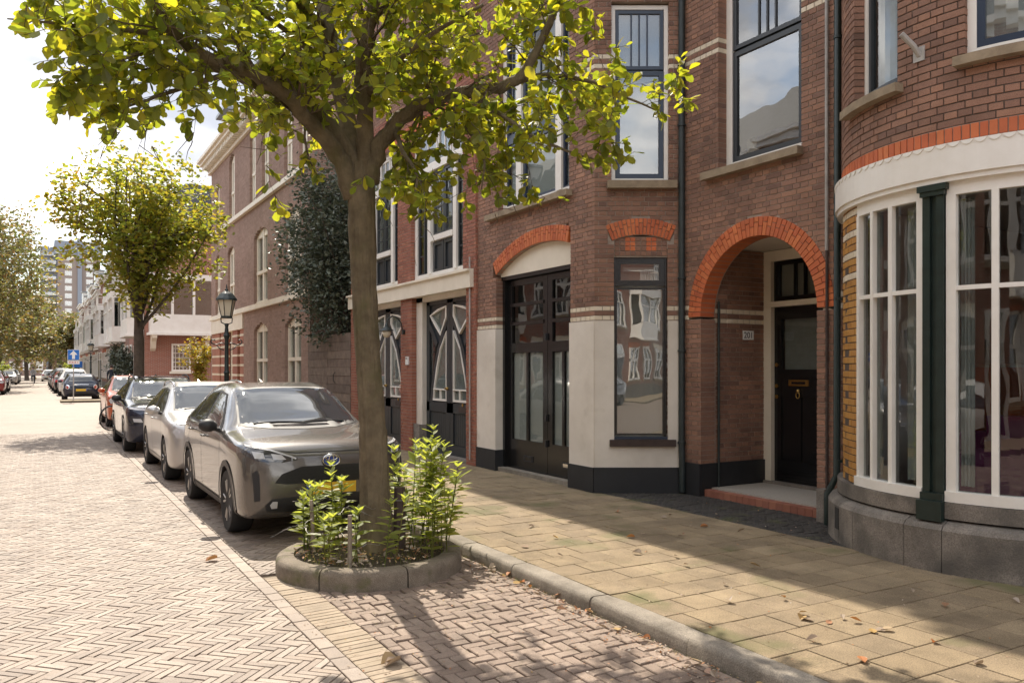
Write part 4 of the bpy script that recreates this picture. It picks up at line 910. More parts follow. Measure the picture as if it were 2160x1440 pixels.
# striped entrance
MB().mbox(mfC, 29.95, 36.0, 3.12, 3.70, -.25, .05).build('entrance_lintel', 'cream_paint', hC)
for (a, b) in ((29.95, 30.55), (31.0, 31.9), (33.3, 34.1), (34.4, 36.0)):
    pi_ = MB().mbox(mfC, a, b, SW, 3.12, -.2, .0).build('pier', 'brick_red', hC)
    for q in range(8): MB().mbox(mfC, a-.01, b+.01, .35+q*.36, .43+q*.36, -.19, .008).build('cream_band', 'brick_cream', pi_)
MB().mbox(mfC, 30.5, 35, SW, 3.12, -.35, -.22).build('entrance_door', 'cream_paint', hC)
body(hC, [(6.62, 36.2), (6.62, 21.92), (16, 21.92), (16, 36.2)], 0, 9.9, 'room_dark', 'house_core')
body(hC, [(6.58, 36.22), (6.58, 36.1), (16, 36.1), (16, 36.22)], SW, 9.9, 'wall_pink', 'end_wall'); body(hC, [(6.31, 21.91), (6.31, 21.80), (16, 21.80), (16, 21.91)], SW, 9.9, 'wall_pink', 'gable_wall')
MB().add([(5.9, 21.8, 10.42), (16, 21.8, 10.42), (16, 36.6, 10.42), (5.9, 36.6, 10.42), (7.6, 21.8, 12.6), (15, 21.8, 12.6), (15, 35.2, 12.6), (7.6, 35.2, 12.6)], [(0,1,2,3),(4,5,6,7),(0,1,5,4),(1,2,6,5),(2,3,7,6),(3,0,4,7)]).build('roof', 'slate_roof', hC)
for yy in (33.6, 27.5):
    d_ = MB(); d_.box(6.5, 8.2, yy, yy+1.5, 10.5, 11.9).build('dormer', 'white_paint', hC); MB().box(6.3, 8.3, yy-.15, yy+1.65, 11.9, 12.02).build('dormer_roof', 'zinc', hC); MB().box(6.485, 6.497, yy+.2, yy+1.3, 10.8, 11.75).build('dormer_pane', 'glass_sky', hC)
# wooden garden fence of wide boards between the two houses
fe = thing('board_fence', 'tall weathered wooden fence of wide horizontal boards under the holly', 'fence', (6.3, 20, SW))
v = SW+.02
for i in range(12):
    for (a, b) in ((18.44, 20.2), (20.206, 21.9)):
        MB().mbox(mfC, a+rng.uniform(0, .01), b, v, v+.197, -.04, rng.uniform(.0, .012)).build('board', 'old_wood', fe)
    v += .204
for yy in (18.5, 20.2, 21.8): MB().mbox(mfC, yy-.05, yy+.05, SW, 2.5, -.14, -.045).build('post', 'old_wood', fe)
lt = MB().tube([mfC(19.5+.05*math.sin(t), 1.5+.13*math.cos(t), .03+.03*math.sin(t)) for t in [i*math.pi/6 for i in range(7)]], .010, 6); lt.build('latch', 'black_plastic', fe)
# ================================================================= cars
def hermite(xs, ys, x):
    n = len(xs)
    d = [(ys[i+1]-ys[i])/(xs[i+1]-xs[i]) for i in range(n-1)]
    m = [d[0]]+[0 if d[i-1]*d[i] <= 0 else 2*d[i-1]*d[i]/(d[i-1]+d[i]) for i in range(1, n-1)]+[d[-1]]
    i = 0
    while i < n-2 and x > xs[i+1]: i += 1
    h = xs[i+1]-xs[i]; t = (x-xs[i])/h; t2, t3 = t*t, t*t*t
    return (2*t3-3*t2+1)*ys[i]+(t3-2*t2+t)*h*m[i]+(-2*t3+3*t2)*ys[i+1]+(t3-t2)*h*m[i+1]
#      y    zb   b    low  max  zmid sh   zsh  te   zte  ztop
SUV = [(0.00, .40, .54, .60, .64, .58, .62, .76, .52, .83, .845),
       (0.05, .30, .66, .735, .765, .58, .745, .83, .63, .90, .915),
       (0.15, .235, .70, .81, .840, .60, .82, .89, .70, .955, .972),
       (0.38, .21, .71, .85, .872, .64, .85, .925, .73, .995, 1.015),
       (0.80, .21, .72, .86, .880, .67, .855, .955, .73, 1.035, 1.06),
       (1.15, .20, .72, .85, .872, .66, .852, .98, .70, 1.08, 1.105),
       (1.32, .20, .72, .848, .868, .66, .848, .985, .665, 1.175, 1.205),
       (2.00, .20, .72, .845, .865, .66, .845, 1.00, .575, 1.475, 1.515),
       (2.50, .20, .72, .845, .865, .66, .845, 1.015, .57, 1.515, 1.56),
       (3.20, .20, .72, .85, .872, .68, .842, 1.04, .555, 1.49, 1.535),
       (3.70, .22, .70, .85, .868, .70, .828, 1.07, .53, 1.38, 1.42),
       (3.97, .25, .68, .83, .848, .70, .80, 1.04, .51, 1.11, 1.14),
       (4.10, .30, .64, .77, .80, .70, .755, .94, .49, .985, 1.005),
       (4.18, .46, .50, .58, .62, .65, .59, .76, .42, .80, .82)]
def make_car(name, label, paint, L=4.18, Wd=1.765, H=1.56, group='parked cars', hood=1.0, roofk=1.0, wheel=.335, arch=None, rails=False, front='suv', detail=True, rim='rim', glassy='car_glass', axles=(.85, 3.41), tail='std'):
    ky, kx, kz = L/4.18, Wd/1.765, H/1.56
    fz = lambda z: .20+(z-.20)*(H-.20)/1.36
    st = [(s[0]*ky, *[(fz(v) if i in (0, 4, 6, 8, 9) else v*kx*(roofk if i == 7 and s[0] > 1.2 else 1)) for i, v in enumerate(s[1:])]) for s in SUV]
    ys = [s[0] for s in st]
    NS = 64 if detail else 34
    samp = sorted({0, .012, .03, .05, .08, .12, .17, .23, .30, L-.012, L-.03, L-.06, L-.1} | {round(.3+(L-.4)*i/NS, 4) for i in range(NS+1)})
    ring = []
    for y in samp:
        q = [hermite(ys, [s[k] for s in st], y) for k in range(1, 11)]
        zb, b, low, mx_, zm, sh, zs, te, zt, zp = q
        P = [(0, zb), (b, zb), (low, zb+.07), (mx_, zm), (sh, zs), (te, zt), (te*.6, zt+(zp-zt)*.82), (0, zp)]
        half = []
        for i in range(7):
            p0 = P[i-1] if i else (-P[1][0], P[1][1]); p1, p2 = P[i], P[i+1]; p3 = P[i+2] if i < 6 else (-P[6][0], P[6][1])
            nsub = 4 if detail else 2
            for k in range(nsub):
                t = k/nsub; T = .38
                f = lambda a0, a1, a2, a3: a1+T*(a2-a0)*t+(2*T*a0+(T-3)*a1+(3-2*T)*a2-T*a3)*t*t+(-T*a0+(2-T)*a1+(T-2)*a2+T*a3)*t**3
                half.append((max(0, f(p0[0], p1[0], p2[0], p3[0])), f(p0[1], p1[1], p2[1], p3[1])))
        half.append(P[7]); half[0] = P[0]
        ring.append([(x, y, z) for x, z in half]+[(-x, y, z) for x, z in half[-2:0:-1]])
    n = len(ring[0]); vs = [p for r in ring for p in r]; fs = []
    for i in range(len(ring)-1):
        for j in range(n): k = (j+1) % n; fs.append((i*n+j, i*n+k, (i+1)*n+k, (i+1)*n+j))
    fs += [tuple(range(n))[::-1], tuple(range((len(ring)-1)*n, len(ring)*n))]
    me = bpy.data.meshes.new('body'); me.from_pydata(vs, [], fs)
    bm = bmesh.new(); bm.from_mesh(me); bmesh.ops.recalc_face_normals(bm, faces=bm.faces); bvh = BVHTree.FromBMesh(bm); bm.to_mesh(me); bm.free()
    me.materials.append(MAT[paint]); me.materials.append(MAT['black_plastic'])
    ax = [a*ky for a in axles]; wr = wheel; ar = wr+.035
    # wheel arches
    cm = MB()
    for a in ax:
        for s in (-1, 1): cm.lathe([(ar, .52*s), (ar, 1.2*s)], (0, a, wr), 28, 'x', m=1)
    tmp = link(bpy.data.objects.new('tmp', me)); cut = cm.build('cut', [paint, 'black_plastic'])
    md = tmp.modifiers.new('b', 'BOOLEAN'); md.object = cut; md.operation = 'DIFFERENCE'; md.solver = 'EXACT'
    dg = bpy.context.evaluated_depsgraph_get(); nm = bpy.data.meshes.new_from_object(tmp.evaluated_get(dg))
    bpy.data.objects.remove(tmp); bpy.data.objects.remove(cut)
    nm.polygons.foreach_set('use_smooth', [True]*len(nm.polygons)); nm.set_sharp_from_angle(angle=R(38)); nm.name = 'body'
    root = thing(name, label, 'car', (0, 0, 0), group)
    bodyo = put(link(bpy.data.objects.new('body', nm)), root)
    AX = {'front': ((0, 1, 0), lambda p: (p[0], -2, p[1])), 'rear': ((0, -1, 0), lambda p: (p[0], L+2, p[1])), 'left': ((1, 0, 0), lambda p: (-3, p[0], p[1])), 'right': ((-1, 0, 0), lambda p: (3, p[0], p[1])), 'top': ((0, 0, -1), lambda p: (p[0], p[1], 3))}
    def hit(p, ax_):
        d, f = AX[ax_]; o = Vector(f(p)); d = Vector(d); r = bvh.ray_cast(o, d)
        if r[0] is None:
            r = bvh.find_nearest(o+d*2.5)
        return r[0], r[1]
    def patch(nm_, poly, ax_, m, off=.004, parent=root, grid=.05, label=None):
        pts = []
        for i in range(len(poly)):
            a, b = poly[i], poly[(i+1) % len(poly)]; k = max(1, int(math.hypot(b[0]-a[0], b[1]-a[1])/grid))
            pts += [(a[0]+(b[0]-a[0])*t/k, a[1]+(b[1]-a[1])*t/k) for t in range(k)]
        nb = len(pts); x0, x1 = min(p[0] for p in pts), max(p[0] for p in pts); y0, y1 = min(p[1] for p in pts), max(p[1] for p in pts)
        def inside(x, y):
            c = False
            for i in range(nb):
                (ax0, ay0), (bx0, by0) = pts[i], pts[(i+1) % nb]
                if (ay0 > y) != (by0 > y) and x < (bx0-ax0)*(y-ay0)/(by0-ay0)+ax0: c = not c
            return c
        ex = []
        x = x0+grid/2
        while x < x1:
            y = y0+grid/2
            while y < y1:
                if inside(x, y) and min((x-p[0])**2+(y-p[1])**2 for p in pts) > (grid*.45)**2: ex.append((x, y))
                y += grid
            x += grid
        res = delaunay_2d_cdt([Vector(p) for p in pts+ex], [(i, (i+1) % nb) for i in range(nb)], [], 1, 1e-5)
        mb = MB(); P3 = []
        for p in res[0]:
            h, nn = hit(p, ax_); P3.append(h+nn*off)
        mb.add(P3, [tuple(f) for f in res[2]])
        o = mb.build(nm_, m, parent, smooth=True, fix=False)
        return o
    def strip(nm_, line, w, ax_, m, off=.003, parent=root):
        up, dn = [], []
        for i, p in enumerate(line):
            a, b = line[max(0, i-1)], line[min(len(line)-1, i+1)]; dx, dy = b[0]-a[0], b[1]-a[1]; l = math.hypot(dx, dy) or 1
            up.append((p[0]-dy/l*w/2, p[1]+dx/l*w/2)); dn.append((p[0]+dy/l*w/2, p[1]-dx/l*w/2))
        return patch(nm_, up+dn[::-1], ax_, m, off, parent, grid=.06)
    Z = fz; X = lambda x: x*kx; Y = lambda y: y*ky
    mir = lambda pl: [(-x, z) for x, z in pl][::-1]
    sc = lambda pl: [(X(x), Z(z)) for x, z in pl]
    ss = lambda pl: [(Y(y), Z(z)) for y, z in pl]
    # glass
    ws = sc([(-.66, 1.105), (-.35, 1.085), (0, 1.08), (.35, 1.085), (.66, 1.105), (.56, 1.47), (.3, 1.488), (0, 1.492), (-.3, 1.488), (-.56, 1.47)])
    wsb = sc([(-.685, 1.095), (-.35, 1.07), (0, 1.065), (.35, 1.07), (.685, 1.095), (.575, 1.485), (.3, 1.503), (0, 1.507), (-.3, 1.503), (-.575, 1.485)])
    wb = patch('windscreen_surround', wsb, 'front', 'black_plastic', .004)
    patch('windscreen', ws, 'front', glassy, .008, wb)
    rw = sc([(-.60, 1.10), (.60, 1.10), (.50, 1.40), (0, 1.425), (-.50, 1.40)]); rb = patch('rear_surround', sc([(-.63, 1.085), (.63, 1.085), (.52, 1.415), (0, 1.44), (-.52, 1.415)]), 'rear', 'black_plastic', .004); patch('rear_window', rw, 'rear', glassy, .008, rb)
    for sd in ('left', 'right'):
        sg = -1 if sd == 'left' else 1
        sw_ = patch('window_surround', ss([(1.40, 1.035), (1.52, 1.12), (2.06, 1.425), (2.45, 1.46), (3.05, 1.43), (3.42, 1.30), (3.62, 1.12), (3.5, 1.07), (2.5, 1.04)]), sd, 'black_plastic', .004)
        patch('side_window', ss([(1.52, 1.06), (1.62, 1.15), (2.08, 1.405), (2.40, 1.435), (2.38, 1.06)]), sd, glassy, .007, sw_)
        patch('side_window', ss([(2.47, 1.065), (2.49, 1.437), (2.98, 1.41), (3.12, 1.36), (3.10, 1.085)]), sd, glassy, .007, sw_)
        patch('side_window', ss([(3.16, 1.09), (3.17, 1.34), (3.36, 1.27), (3.54, 1.12), (3.48, 1.09)]), sd, glassy, .007, sw_)
        if detail:
            for ln_ in ([(1.36, 1.03), (1.28, .90), (1.25, .60), (1.30, .32)], [(2.43, 1.03), (2.44, .80), (2.42, .32)], [(3.30, 1.04), (3.36, .85), (3.20, .62), (3.02, .40), (2.98, .32)], [(1.30, .315), (3.0, .315)]): strip('panel_gap', ss(ln_), .008, sd, 'ink')
            for (hy, hz) in ((2.24, .93), (3.14, .955)):
                h, nn = hit(ss([(hy, hz)])[0], sd); hb = MB()
                hb.tube([h+Vector((sg*.006, -.09, 0)), h+Vector((sg*.034, -.06, .003)), h+Vector((sg*.038, 0, .004)), h+Vector((sg*.034, .06, .003)), h+Vector((sg*.006, .09, 0))], [.010, .014, .015, .014, .010], 8); hb.build('door_handle', paint, root, smooth=True)
        patch('sill_trim', ss([(.85*0+1.28, .215), (2.95, .215), (2.95, .30), (1.28, .30)]), sd, 'black_plastic' if arch else paint, .006)
        if arch:
            for a in ax:
                inn = [(a+(ar-.004)*math.cos(t), wr+(ar-.004)*math.sin(t)) for t in [R(-18)+R(216)*i/22 for i in range(23)]]
                ou = [(a+(ar+.065)*math.cos(t), wr+(ar+.06)*math.sin(t)) for t in [R(-18)+R(216)*i/22 for i in range(23)]]
                patch('arch_cladding', inn+ou[::-1], sd, arch, .010, grid=.04)
        # mirror
        h, nn = hit(ss([(1.50, 1.04)])[0], sd); mm = MB(); c = h+Vector((sg*.13, -.02, .055))
        pr = [(.0, -.09), (.055, -.075), (.085, -.03), (.088, .02), (.075, .06), (.0, .065)]
        e = MB().lathe(pr, (0, 0, 0), 14, 'y'); mm.add([(c.x+x*1.15, c.y+y, c.z+z*.85) for x, y, z in e.v], e.f); mo_ = mm.build('mirror', arch and 'black_plastic' or paint, root, smooth=True)
        MB().tube([h-Vector((sg*.02, 0, .01)), h+Vector((sg*.07, -.01, .02))], [.03, .022], 8).build('mirror_arm', 'black_plastic', mo_)
    # front
    if front == 'suv':
        for f in (lambda p: p, mir):
            hl = patch('headlight', f(sc([(.33, 0.820), (.50, 0.800), (.74, 0.820), (.835, 0.885), (.845, 0.955), (.78, 0.960), (.60, 0.910)])), 'front', 'lamp_dark', .006, grid=.03)
            patch('lamp_lens', f(sc([(.46, 0.830), (.58, 0.825), (.60, 0.885), (.50, 0.870)])), 'front', 'lamp_lens', .010, hl, grid=.03); patch('lamp_lens', f(sc([(.66, 0.840), (.75, 0.845), (.77, 0.910), (.67, 0.895)])), 'front', 'lamp_lens', .010, hl, grid=.03)
            strip('light_strip', f(sc([(.36, 0.833), (.60, 0.917), (.80, 0.957)])), .016, 'front', 'lamp_lens', .011, hl)
            patch('air_slit', f(sc([(.705, 0.430), (.755, 0.420), (.775, 0.705), (.735, 0.730), (.715, 0.685)])), 'front', 'black_plastic', .006, grid=.03)
            fl_ = patch('fog_lamp', f(sc([(.545, 0.350), (.60, 0.350), (.615, 0.385), (.59, 0.420), (.545, 0.415)])), 'front', 'lamp_lens', .012, grid=.02)
        gr = patch('grille', sc([(-.30, 0.750), (-.50, 0.685), (-.57, 0.600), (-.45, 0.580), (.45, 0.580), (.57, 0.600), (.50, 0.685), (.30, 0.750)]), 'front', 'black_plastic', .006, grid=.04)
        for r_ in range(4):
            for q in range(-7, 8):
                cx_ = q*.072+(.036 if r_ % 2 else 0); zz = .60+r_*.036
                if abs(cx_) < .50-max(0, (zz-.645))*2: strip('grille_bar', sc([(cx_-.030, zz+.010), (cx_, zz-.006), (cx_+.030, zz+.010)]), .009, 'front', 'rim_dark', .014, gr)
        patch('lower_intake', sc([(-.64, 0.320), (-.66, 0.380), (-.60, 0.440), (-.40, 0.450), (.40, 0.450), (.60, 0.440), (.66, 0.380), (.64, 0.320), (.4, 0.295), (-.4, 0.295)]), 'front', 'black_plastic', .006, grid=.05)
        for zz in (.31, .335, .36): strip('intake_slat', sc([(-.45, zz), (0, zz), (.45, zz)]), .010, 'front', 'rim_dark', .012)
        strip('bonnet_gap', sc([(-.80, 0.970), (-.60, 0.930), (-.36, 0.885), (0, 0.885), (.36, 0.885), (.60, 0.930), (.80, 0.970)]), .008, 'front', 'ink', .003)
        h, nn = hit((0, Z(.80)), 'front'); em = MB(); cc = h+Vector((0, -.012, 0))
        for (rx, rz, ox, oz) in ((.088, .060, 0, 0), (.026, .056, 0, 0), (.060, .024, 0, .022)): em.tube([cc+Vector((rx*math.cos(t)+ox, -.004, rz*math.sin(t)+oz)) for t in [2*math.pi*i/28 for i in range(29)]], .0075, 6, cap=False)
        em.build('emblem', 'chrome', root, smooth=True)
        eb = MB(); eb.add([cc+Vector((.084*math.cos(2*math.pi*i/24), .002, .057*math.sin(2*math.pi*i/24))) for i in range(24)], [tuple(range(24))]); eb.build('emblem_field', 'plate_blue', root)
    else:
        for f in (lambda p: p, mir):
            hz = {'kona': .66, 'hatch': .76, 'mini': .76}.get(front, .68)
            hl = patch('headlight', f(sc([(.50, hz-.05), (.78, hz-.04), (.83, hz+.06), (.78, hz+.12), (.56, hz+.07)])), 'front', 'lamp_dark' if front == 'kona' else 'lamp_lens', .006, grid=.03)
            patch('lamp_lens', f(sc([(.58, hz-.02), (.74, hz-.01), (.76, hz+.06), (.62, hz+.05)])), 'front', 'lamp_lens', .010, hl, grid=.03)
            if front == 'kona': patch('light_strip', f(sc([(.42, .865), (.70, .885), (.82, .91), (.80, .935), (.60, .915), (.44, .89)])), 'front', 'lamp_lens', .008, grid=.03)
        patch('grille', sc([(-.42, .60), (-.48, .50), (-.36, .42), (.36, .42), (.48, .50), (.42, .60)]), 'front', 'black_plastic', .006)
        patch('lower_intake', sc([(-.60, .28), (-.55, .37), (.55, .37), (.60, .28)]), 'front', 'black_plastic', .006)
        strip('bonnet_gap', sc([(-.78, .93), (-.4, .885), (0, .88), (.4, .885), (.78, .93)]), .008, 'front', 'ink', .003)
        h, nn = hit((0, Z(.66)), 'front'); MB().lathe([(.045, 0), (.045, -.008), (.03, -.012), (0, -.012)], h, 16, 'y').build('emblem', 'chrome', root)
    # number plates (yellow) front and rear
    for ax_, zz in (('front', .52), ('rear', .62)):
        h, nn = hit((0, Z(zz)), ax_); sg = -1 if ax_ == 'front' else 1; yy = h.y+sg*.012
        pm = MB().box(-.26, .26, min(yy, yy+sg*.01), max(yy, yy+sg*.01), h.z-.055, h.z+.055).build('number_plate', 'plate_yellow', root)
        MB().box(-.26, -.215, min(yy, yy+sg*.013), max(yy, yy+sg*.013), h.z-.054, h.z+.054).build('plate_band', 'plate_blue', pm)
    # rear lamps
    for f in (lambda p: p, mir):
        if tail == 'mini':
            c_ = [(.66+.085*math.cos(t), .80+.12*math.sin(t)) for t in [2*math.pi*i/16 for i in range(16)]]; tl_ = patch('tail_lamp', f(sc(c_)), 'rear', 'tail_red', .010, grid=.03)
            strip('lamp_ring', f(sc(c_+[c_[0]])), .02, 'rear', 'chrome', .014, tl_)
        else: patch('tail_lamp', f(sc([(.52, .80), (.82, .78), (.82, .96), (.62, .93)])), 'rear', 'tail_red', .008, grid=.03)
    strip('tailgate_gap', sc([(-.62, 1.0), (-.60, .56), (0, .50), (.60, .56), (.62, 1.0)]), .008, 'rear', 'ink', .003)
    patch('rear_bumper', sc([(-.62, .36), (-.55, .48), (.55, .48), (.62, .36), (.4, .30), (-.4, .30)]), 'rear', 'black_plastic', .005)
    if tail == 'mini': strip('chrome_bar', sc([(-.34, .93), (0, .94), (.34, .93)]), .03, 'rear', 'chrome', .012)
    # wheels
    tyre = MB().lathe([(wr*.66, .0), (wr*.72, -.012), (wr*.93, -.012), (wr*.985, .012), (wr, .045), (wr, .165), (wr*.985, .198), (wr*.93, .215), (wr*.66, .215)], (0, 0, 0), 36, 'x')
    spokes = MB(); spokes.lathe([(wr*.70, .004), (wr*.665, .006), (wr*.64, .05), (wr*.62, .12)], (0, 0, 0), 30, 'x')
    for k in range(5):
        for da in (-.17, .17):
            a = 2*math.pi*k/5+da; a2 = 2*math.pi*k/5+da*.35
            d0 = Vector((0, math.cos(a2), math.sin(a2)))*wr*.13; d1 = Vector((0, math.cos(a), math.sin(a)))*wr*.66
            spokes.tube([Vector((.03, 0, 0))+d0, Vector((.012, 0, 0))+(d0+d1)/2, Vector((.010, 0, 0))+d1], [.026, .019, .017], 6)
    spokes.lathe([(0, .006), (.055, .008), (.062, .03), (.03, .05)], (0, 0, 0), 14, 'x')
    disc = MB().lathe([(0, .11), (wr*.64, .10), (wr*.64, .13)], (0, 0, 0), 24, 'x')
    tme = tyre.build('t', 'tyre', smooth=True, sharp=35); sme = spokes.build('t', rim, smooth=True, sharp=35); dme = disc.build('t', 'rim_dark')
    M3 = [tme.data, sme.data, dme.data]
    for o in (tme, sme, dme): bpy.data.objects.remove(o)
    for a in ax:
        for s in (-1, 1):
            xx = (Wd/2-.025)*s
            mw = Matrix.Translation((xx, a, wr)) @ Matrix.Rotation(0 if s < 0 else math.pi, 4, 'Z')
            wo = link(bpy.data.objects.new('wheel', M3[0])); wo.parent = root; wo.matrix_basis = mw
            for nm_, md_ in (('rim', M3[1]), ('brake_disc', M3[2])):
                ro = link(bpy.data.objects.new(nm_, md_)); ro.parent = wo
    # wipers, aerial, rails
    if detail:
        for (x0, x1) in ((-.52, .02), (.02, .52)):
            p = [hit((X(x0+(x1-x0)*t), Z(1.10+.012*math.sin(t*3))), 'front') for t in (0, .25, .5, .75, 1)]
            MB().tube([h+n_*.022 for h, n_ in p], .008, 6).build('wiper', 'black_plastic', root)
        h, nn = hit((0, Y(3.1)), 'top'); MB().add([h+Vector(v) for v in ((-.025, -.09, 0), (.025, -.09, 0), (.018, .09, 0), (-.018, .09, 0), (0, .07, .055), (0, .0, .03))], [(0, 1, 2, 3), (0, 5, 4, 3), (1, 5, 4, 2), (0, 1, 5), (2, 3, 4)]).build('aerial_fin', paint, root)
        h, nn = hit((X(-.56), Z(1.16)), 'front'); 
    if rails:
        for s in (-1, 1):
            p = [hit((X(.56*s*(1 if roofk >= 1 else roofk)), Y(yy)), 'top')[0] for yy in (1.98, 2.1, 2.4, 2.8, 3.2, 3.42)]
            MB().tube([q+Vector((0, 0, o)) for q, o in zip(p, (0, .045, .055, .055, .05, 0))], .018, 8).build('roof_rail', 'chrome' if rails == 1 else 'black_plastic', root, smooth=True)
    return root
def put_car(c, x, y, flip=False, turn=0):
    c.location = (x, y, 0); c.rotation_euler = (0, 0, (math.pi if flip else 0)+R(turn))
GRP = 'cars parked along the street'
c = make_car('parked_suv', 'bronze-grey compact crossover parked behind the tree planter', 'paint_bronze', arch='cladding', group=GRP); put_car(c, 2.60, 8.22)
st_ = MB().add([(0, 0, 0)], []) if False else None
c = make_car('parked_hatchback', 'white hatchback with silver roof rails parked between the crossovers', 'paint_silver', L=4.06, Wd=1.75, H=1.50, rails=1, front='hatch', group=GRP); put_car(c, 2.55, 12.95)
c = make_car('parked_suv', 'navy blue crossover with slim upper lights and black cladding', 'paint_navy', L=4.17, Wd=1.80, H=1.56, arch='black_plastic', rails=2, front='kona', group=GRP); put_car(c, 2.42, 18.05)
c = make_car('parked_hatchback', 'small orange hatchback parked near the side street corner', 'paint_orange', L=3.62, Wd=1.66, H=1.50, front='hatch', group=GRP, axles=(.80, 3.40)); put_car(c, 2.55, 26.4)
c = make_car('parked_hatchback', 'dark blue small car with round red tail lamps behind the one-way sign', 'paint_navy', L=3.85, Wd=1.73, H=1.42, front='mini', tail='mini', roofk=1.1, group=GRP); put_car(c, 1.95, 52.2, flip=True)
FAR = [('parked_suv', 'white tall car parked directly ahead of the small dark blue car', 'paint_white', 1.95, 57.2, 1, 1.66), ('parked_car', 'black low car parked ahead of the white tall car', 'paint_black', 1.8, 63.5, 1, 1.5), ('parked_car', 'dark red car parked along the oriel houses', 'paint_red', 1.75, 69.5, 1, 1.48), ('parked_van', 'black high car parked along the oriel houses', 'paint_black', 1.7, 76, 1, 1.72),
       ('parked_car', 'grey car parked far along the oriel houses', 'paint_grey', 1.7, 84, 1, 1.5), ('parked_car', 'dark car parked last along the oriel houses', 'paint_black', 1.7, 92, 1, 1.5), ('parked_car', 'white car at the far end of the street', 'paint_white', 1.2, 118, 1, 1.5), ('parked_car', 'dark red car parked under the big olive-green tree', 'paint_red', -2.75, 61.5, 0, 1.6), ('parked_car', 'black car parked behind the dark red one under the trees', 'paint_black', -2.7, 68.5, 0, 1.5), ('parked_car', 'silver car parked under the yellowing tree', 'paint_silver', -2.75, 97, 0, 1.48), ('parked_car', 'dark grey car parked behind the silver one under the trees', 'paint_grey', -2.75, 106, 0, 1.5), ('parked_car', 'black car parked last under the rust-tinted tree', 'paint_black', -2.75, 114, 0, 1.5),
       ('parked_car', 'dark blue estate car parked across the street', 'paint_navy', -3.3, -8.5, 1, 1.5), ('parked_car', 'black car parked ahead of the dark blue estate car across the street', 'paint_black', -3.3, -14.5, 1, 1.5), ('parked_hatchback', 'white car parked across the street facing the porch', 'paint_white', -3.3, 3.0, 1, 1.5), ('parked_car', 'grey car parked across the street beside the houses', 'paint_grey', -3.3, 9.5, 1, 1.5)]
base = make_car('parked_car', 'far car', 'paint_black', L=4.3, Wd=1.78, H=1.5, front='hatch', detail=False, group=GRP)
def copy_tree(o, parent=None):
    c_ = o.copy(); link(c_); c_.parent = parent
    if parent is not None: c_.matrix_parent_inverse = o.matrix_parent_inverse
    for ch in o.children: copy_tree(ch, c_)
    return c_
for i, (nm_, lab, pt, x, y, fl_, hh) in enumerate(FAR):
    c_ = base if i == len(FAR)-1 else copy_tree(base)
    c_.name = nm_; c_['label'] = lab; put_car(c_, x, y+(4.3 if fl_ else 0), flip=bool(fl_)); c_.scale = (1, 1, hh/1.5)
    for ch in c_.children:
        if ch.name.startswith(('body', 'mirror', 'sill_trim')) and ch.data.materials[0].name == 'paint_black':
            ch.material_slots[0].link = 'OBJECT'; ch.material_slots[0].material = MAT[pt]
# ================================================================= trees
def smooth_path(pts, sub=4):
    P = [Vector(p[:3]) for p in pts]; Rr = [p[3] for p in pts]; o = []; r = []
    for i in range(len(P)-1):
        a, b, c, d = P[max(0, i-1)], P[i], P[i+1], P[min(len(P)-1, i+2)]
        for k in range(sub):
            t = k/sub; o.append(.5*((2*b)+(c-a)*t+(2*a-5*b+4*c-d)*t*t+(3*b-a-3*c+d)*t**3)); r.append(Rr[i]+(Rr[i+1]-Rr[i])*t)
    o.append(P[-1]); r.append(Rr[-1]); return o, r
LEAF_V = [(0, 0, 0), (.20, .30, .05), (.34, .62, .055), (.22, .90, .03), (0, 1.02, -.02), (-.22, .90, .03), (-.34, .62, .055), (-.20, .30, .05), (0, .55, -.01)]
LEAF_F = [(0, 1, 2, 8), (8, 2, 3, 4), (0, 8, 6, 7), (8, 4, 5, 6)]
LANCE_V = [(0, 0, 0), (.15, .25, .03), (.19, .5, .03), (.10, .8, .0), (0, 1.0, -.06), (-.10, .8, .0), (-.19, .5, .03), (-.15, .25, .03), (0, .5, -.01)]
def leaf_matrix(p, d, up, size):
    y = d.normalized(); x = y.cross(up); x = x.normalized() if x.length > 1e-4 else y.orthogonal().normalized(); z = x.cross(y)
    return Matrix(((x.x*size, y.x*size, z.x*size, p.x), (x.y*size, y.y*size, z.y*size, p.y), (x.z*size, y.z*size, z.z*size, p.z), (0, 0, 0, 1)))
def leaf_mesh(name, V, m):
    me = bpy.data.meshes.new(name); me.from_pydata(V, [], LEAF_F); me.materials.append(MAT[m]); return me
def rvec(r): 
    while True:
        v = Vector((r.uniform(-1, 1), r.uniform(-1, 1), r.uniform(-1, 1)))
        if .05 < v.length < 1: return v.normalized()
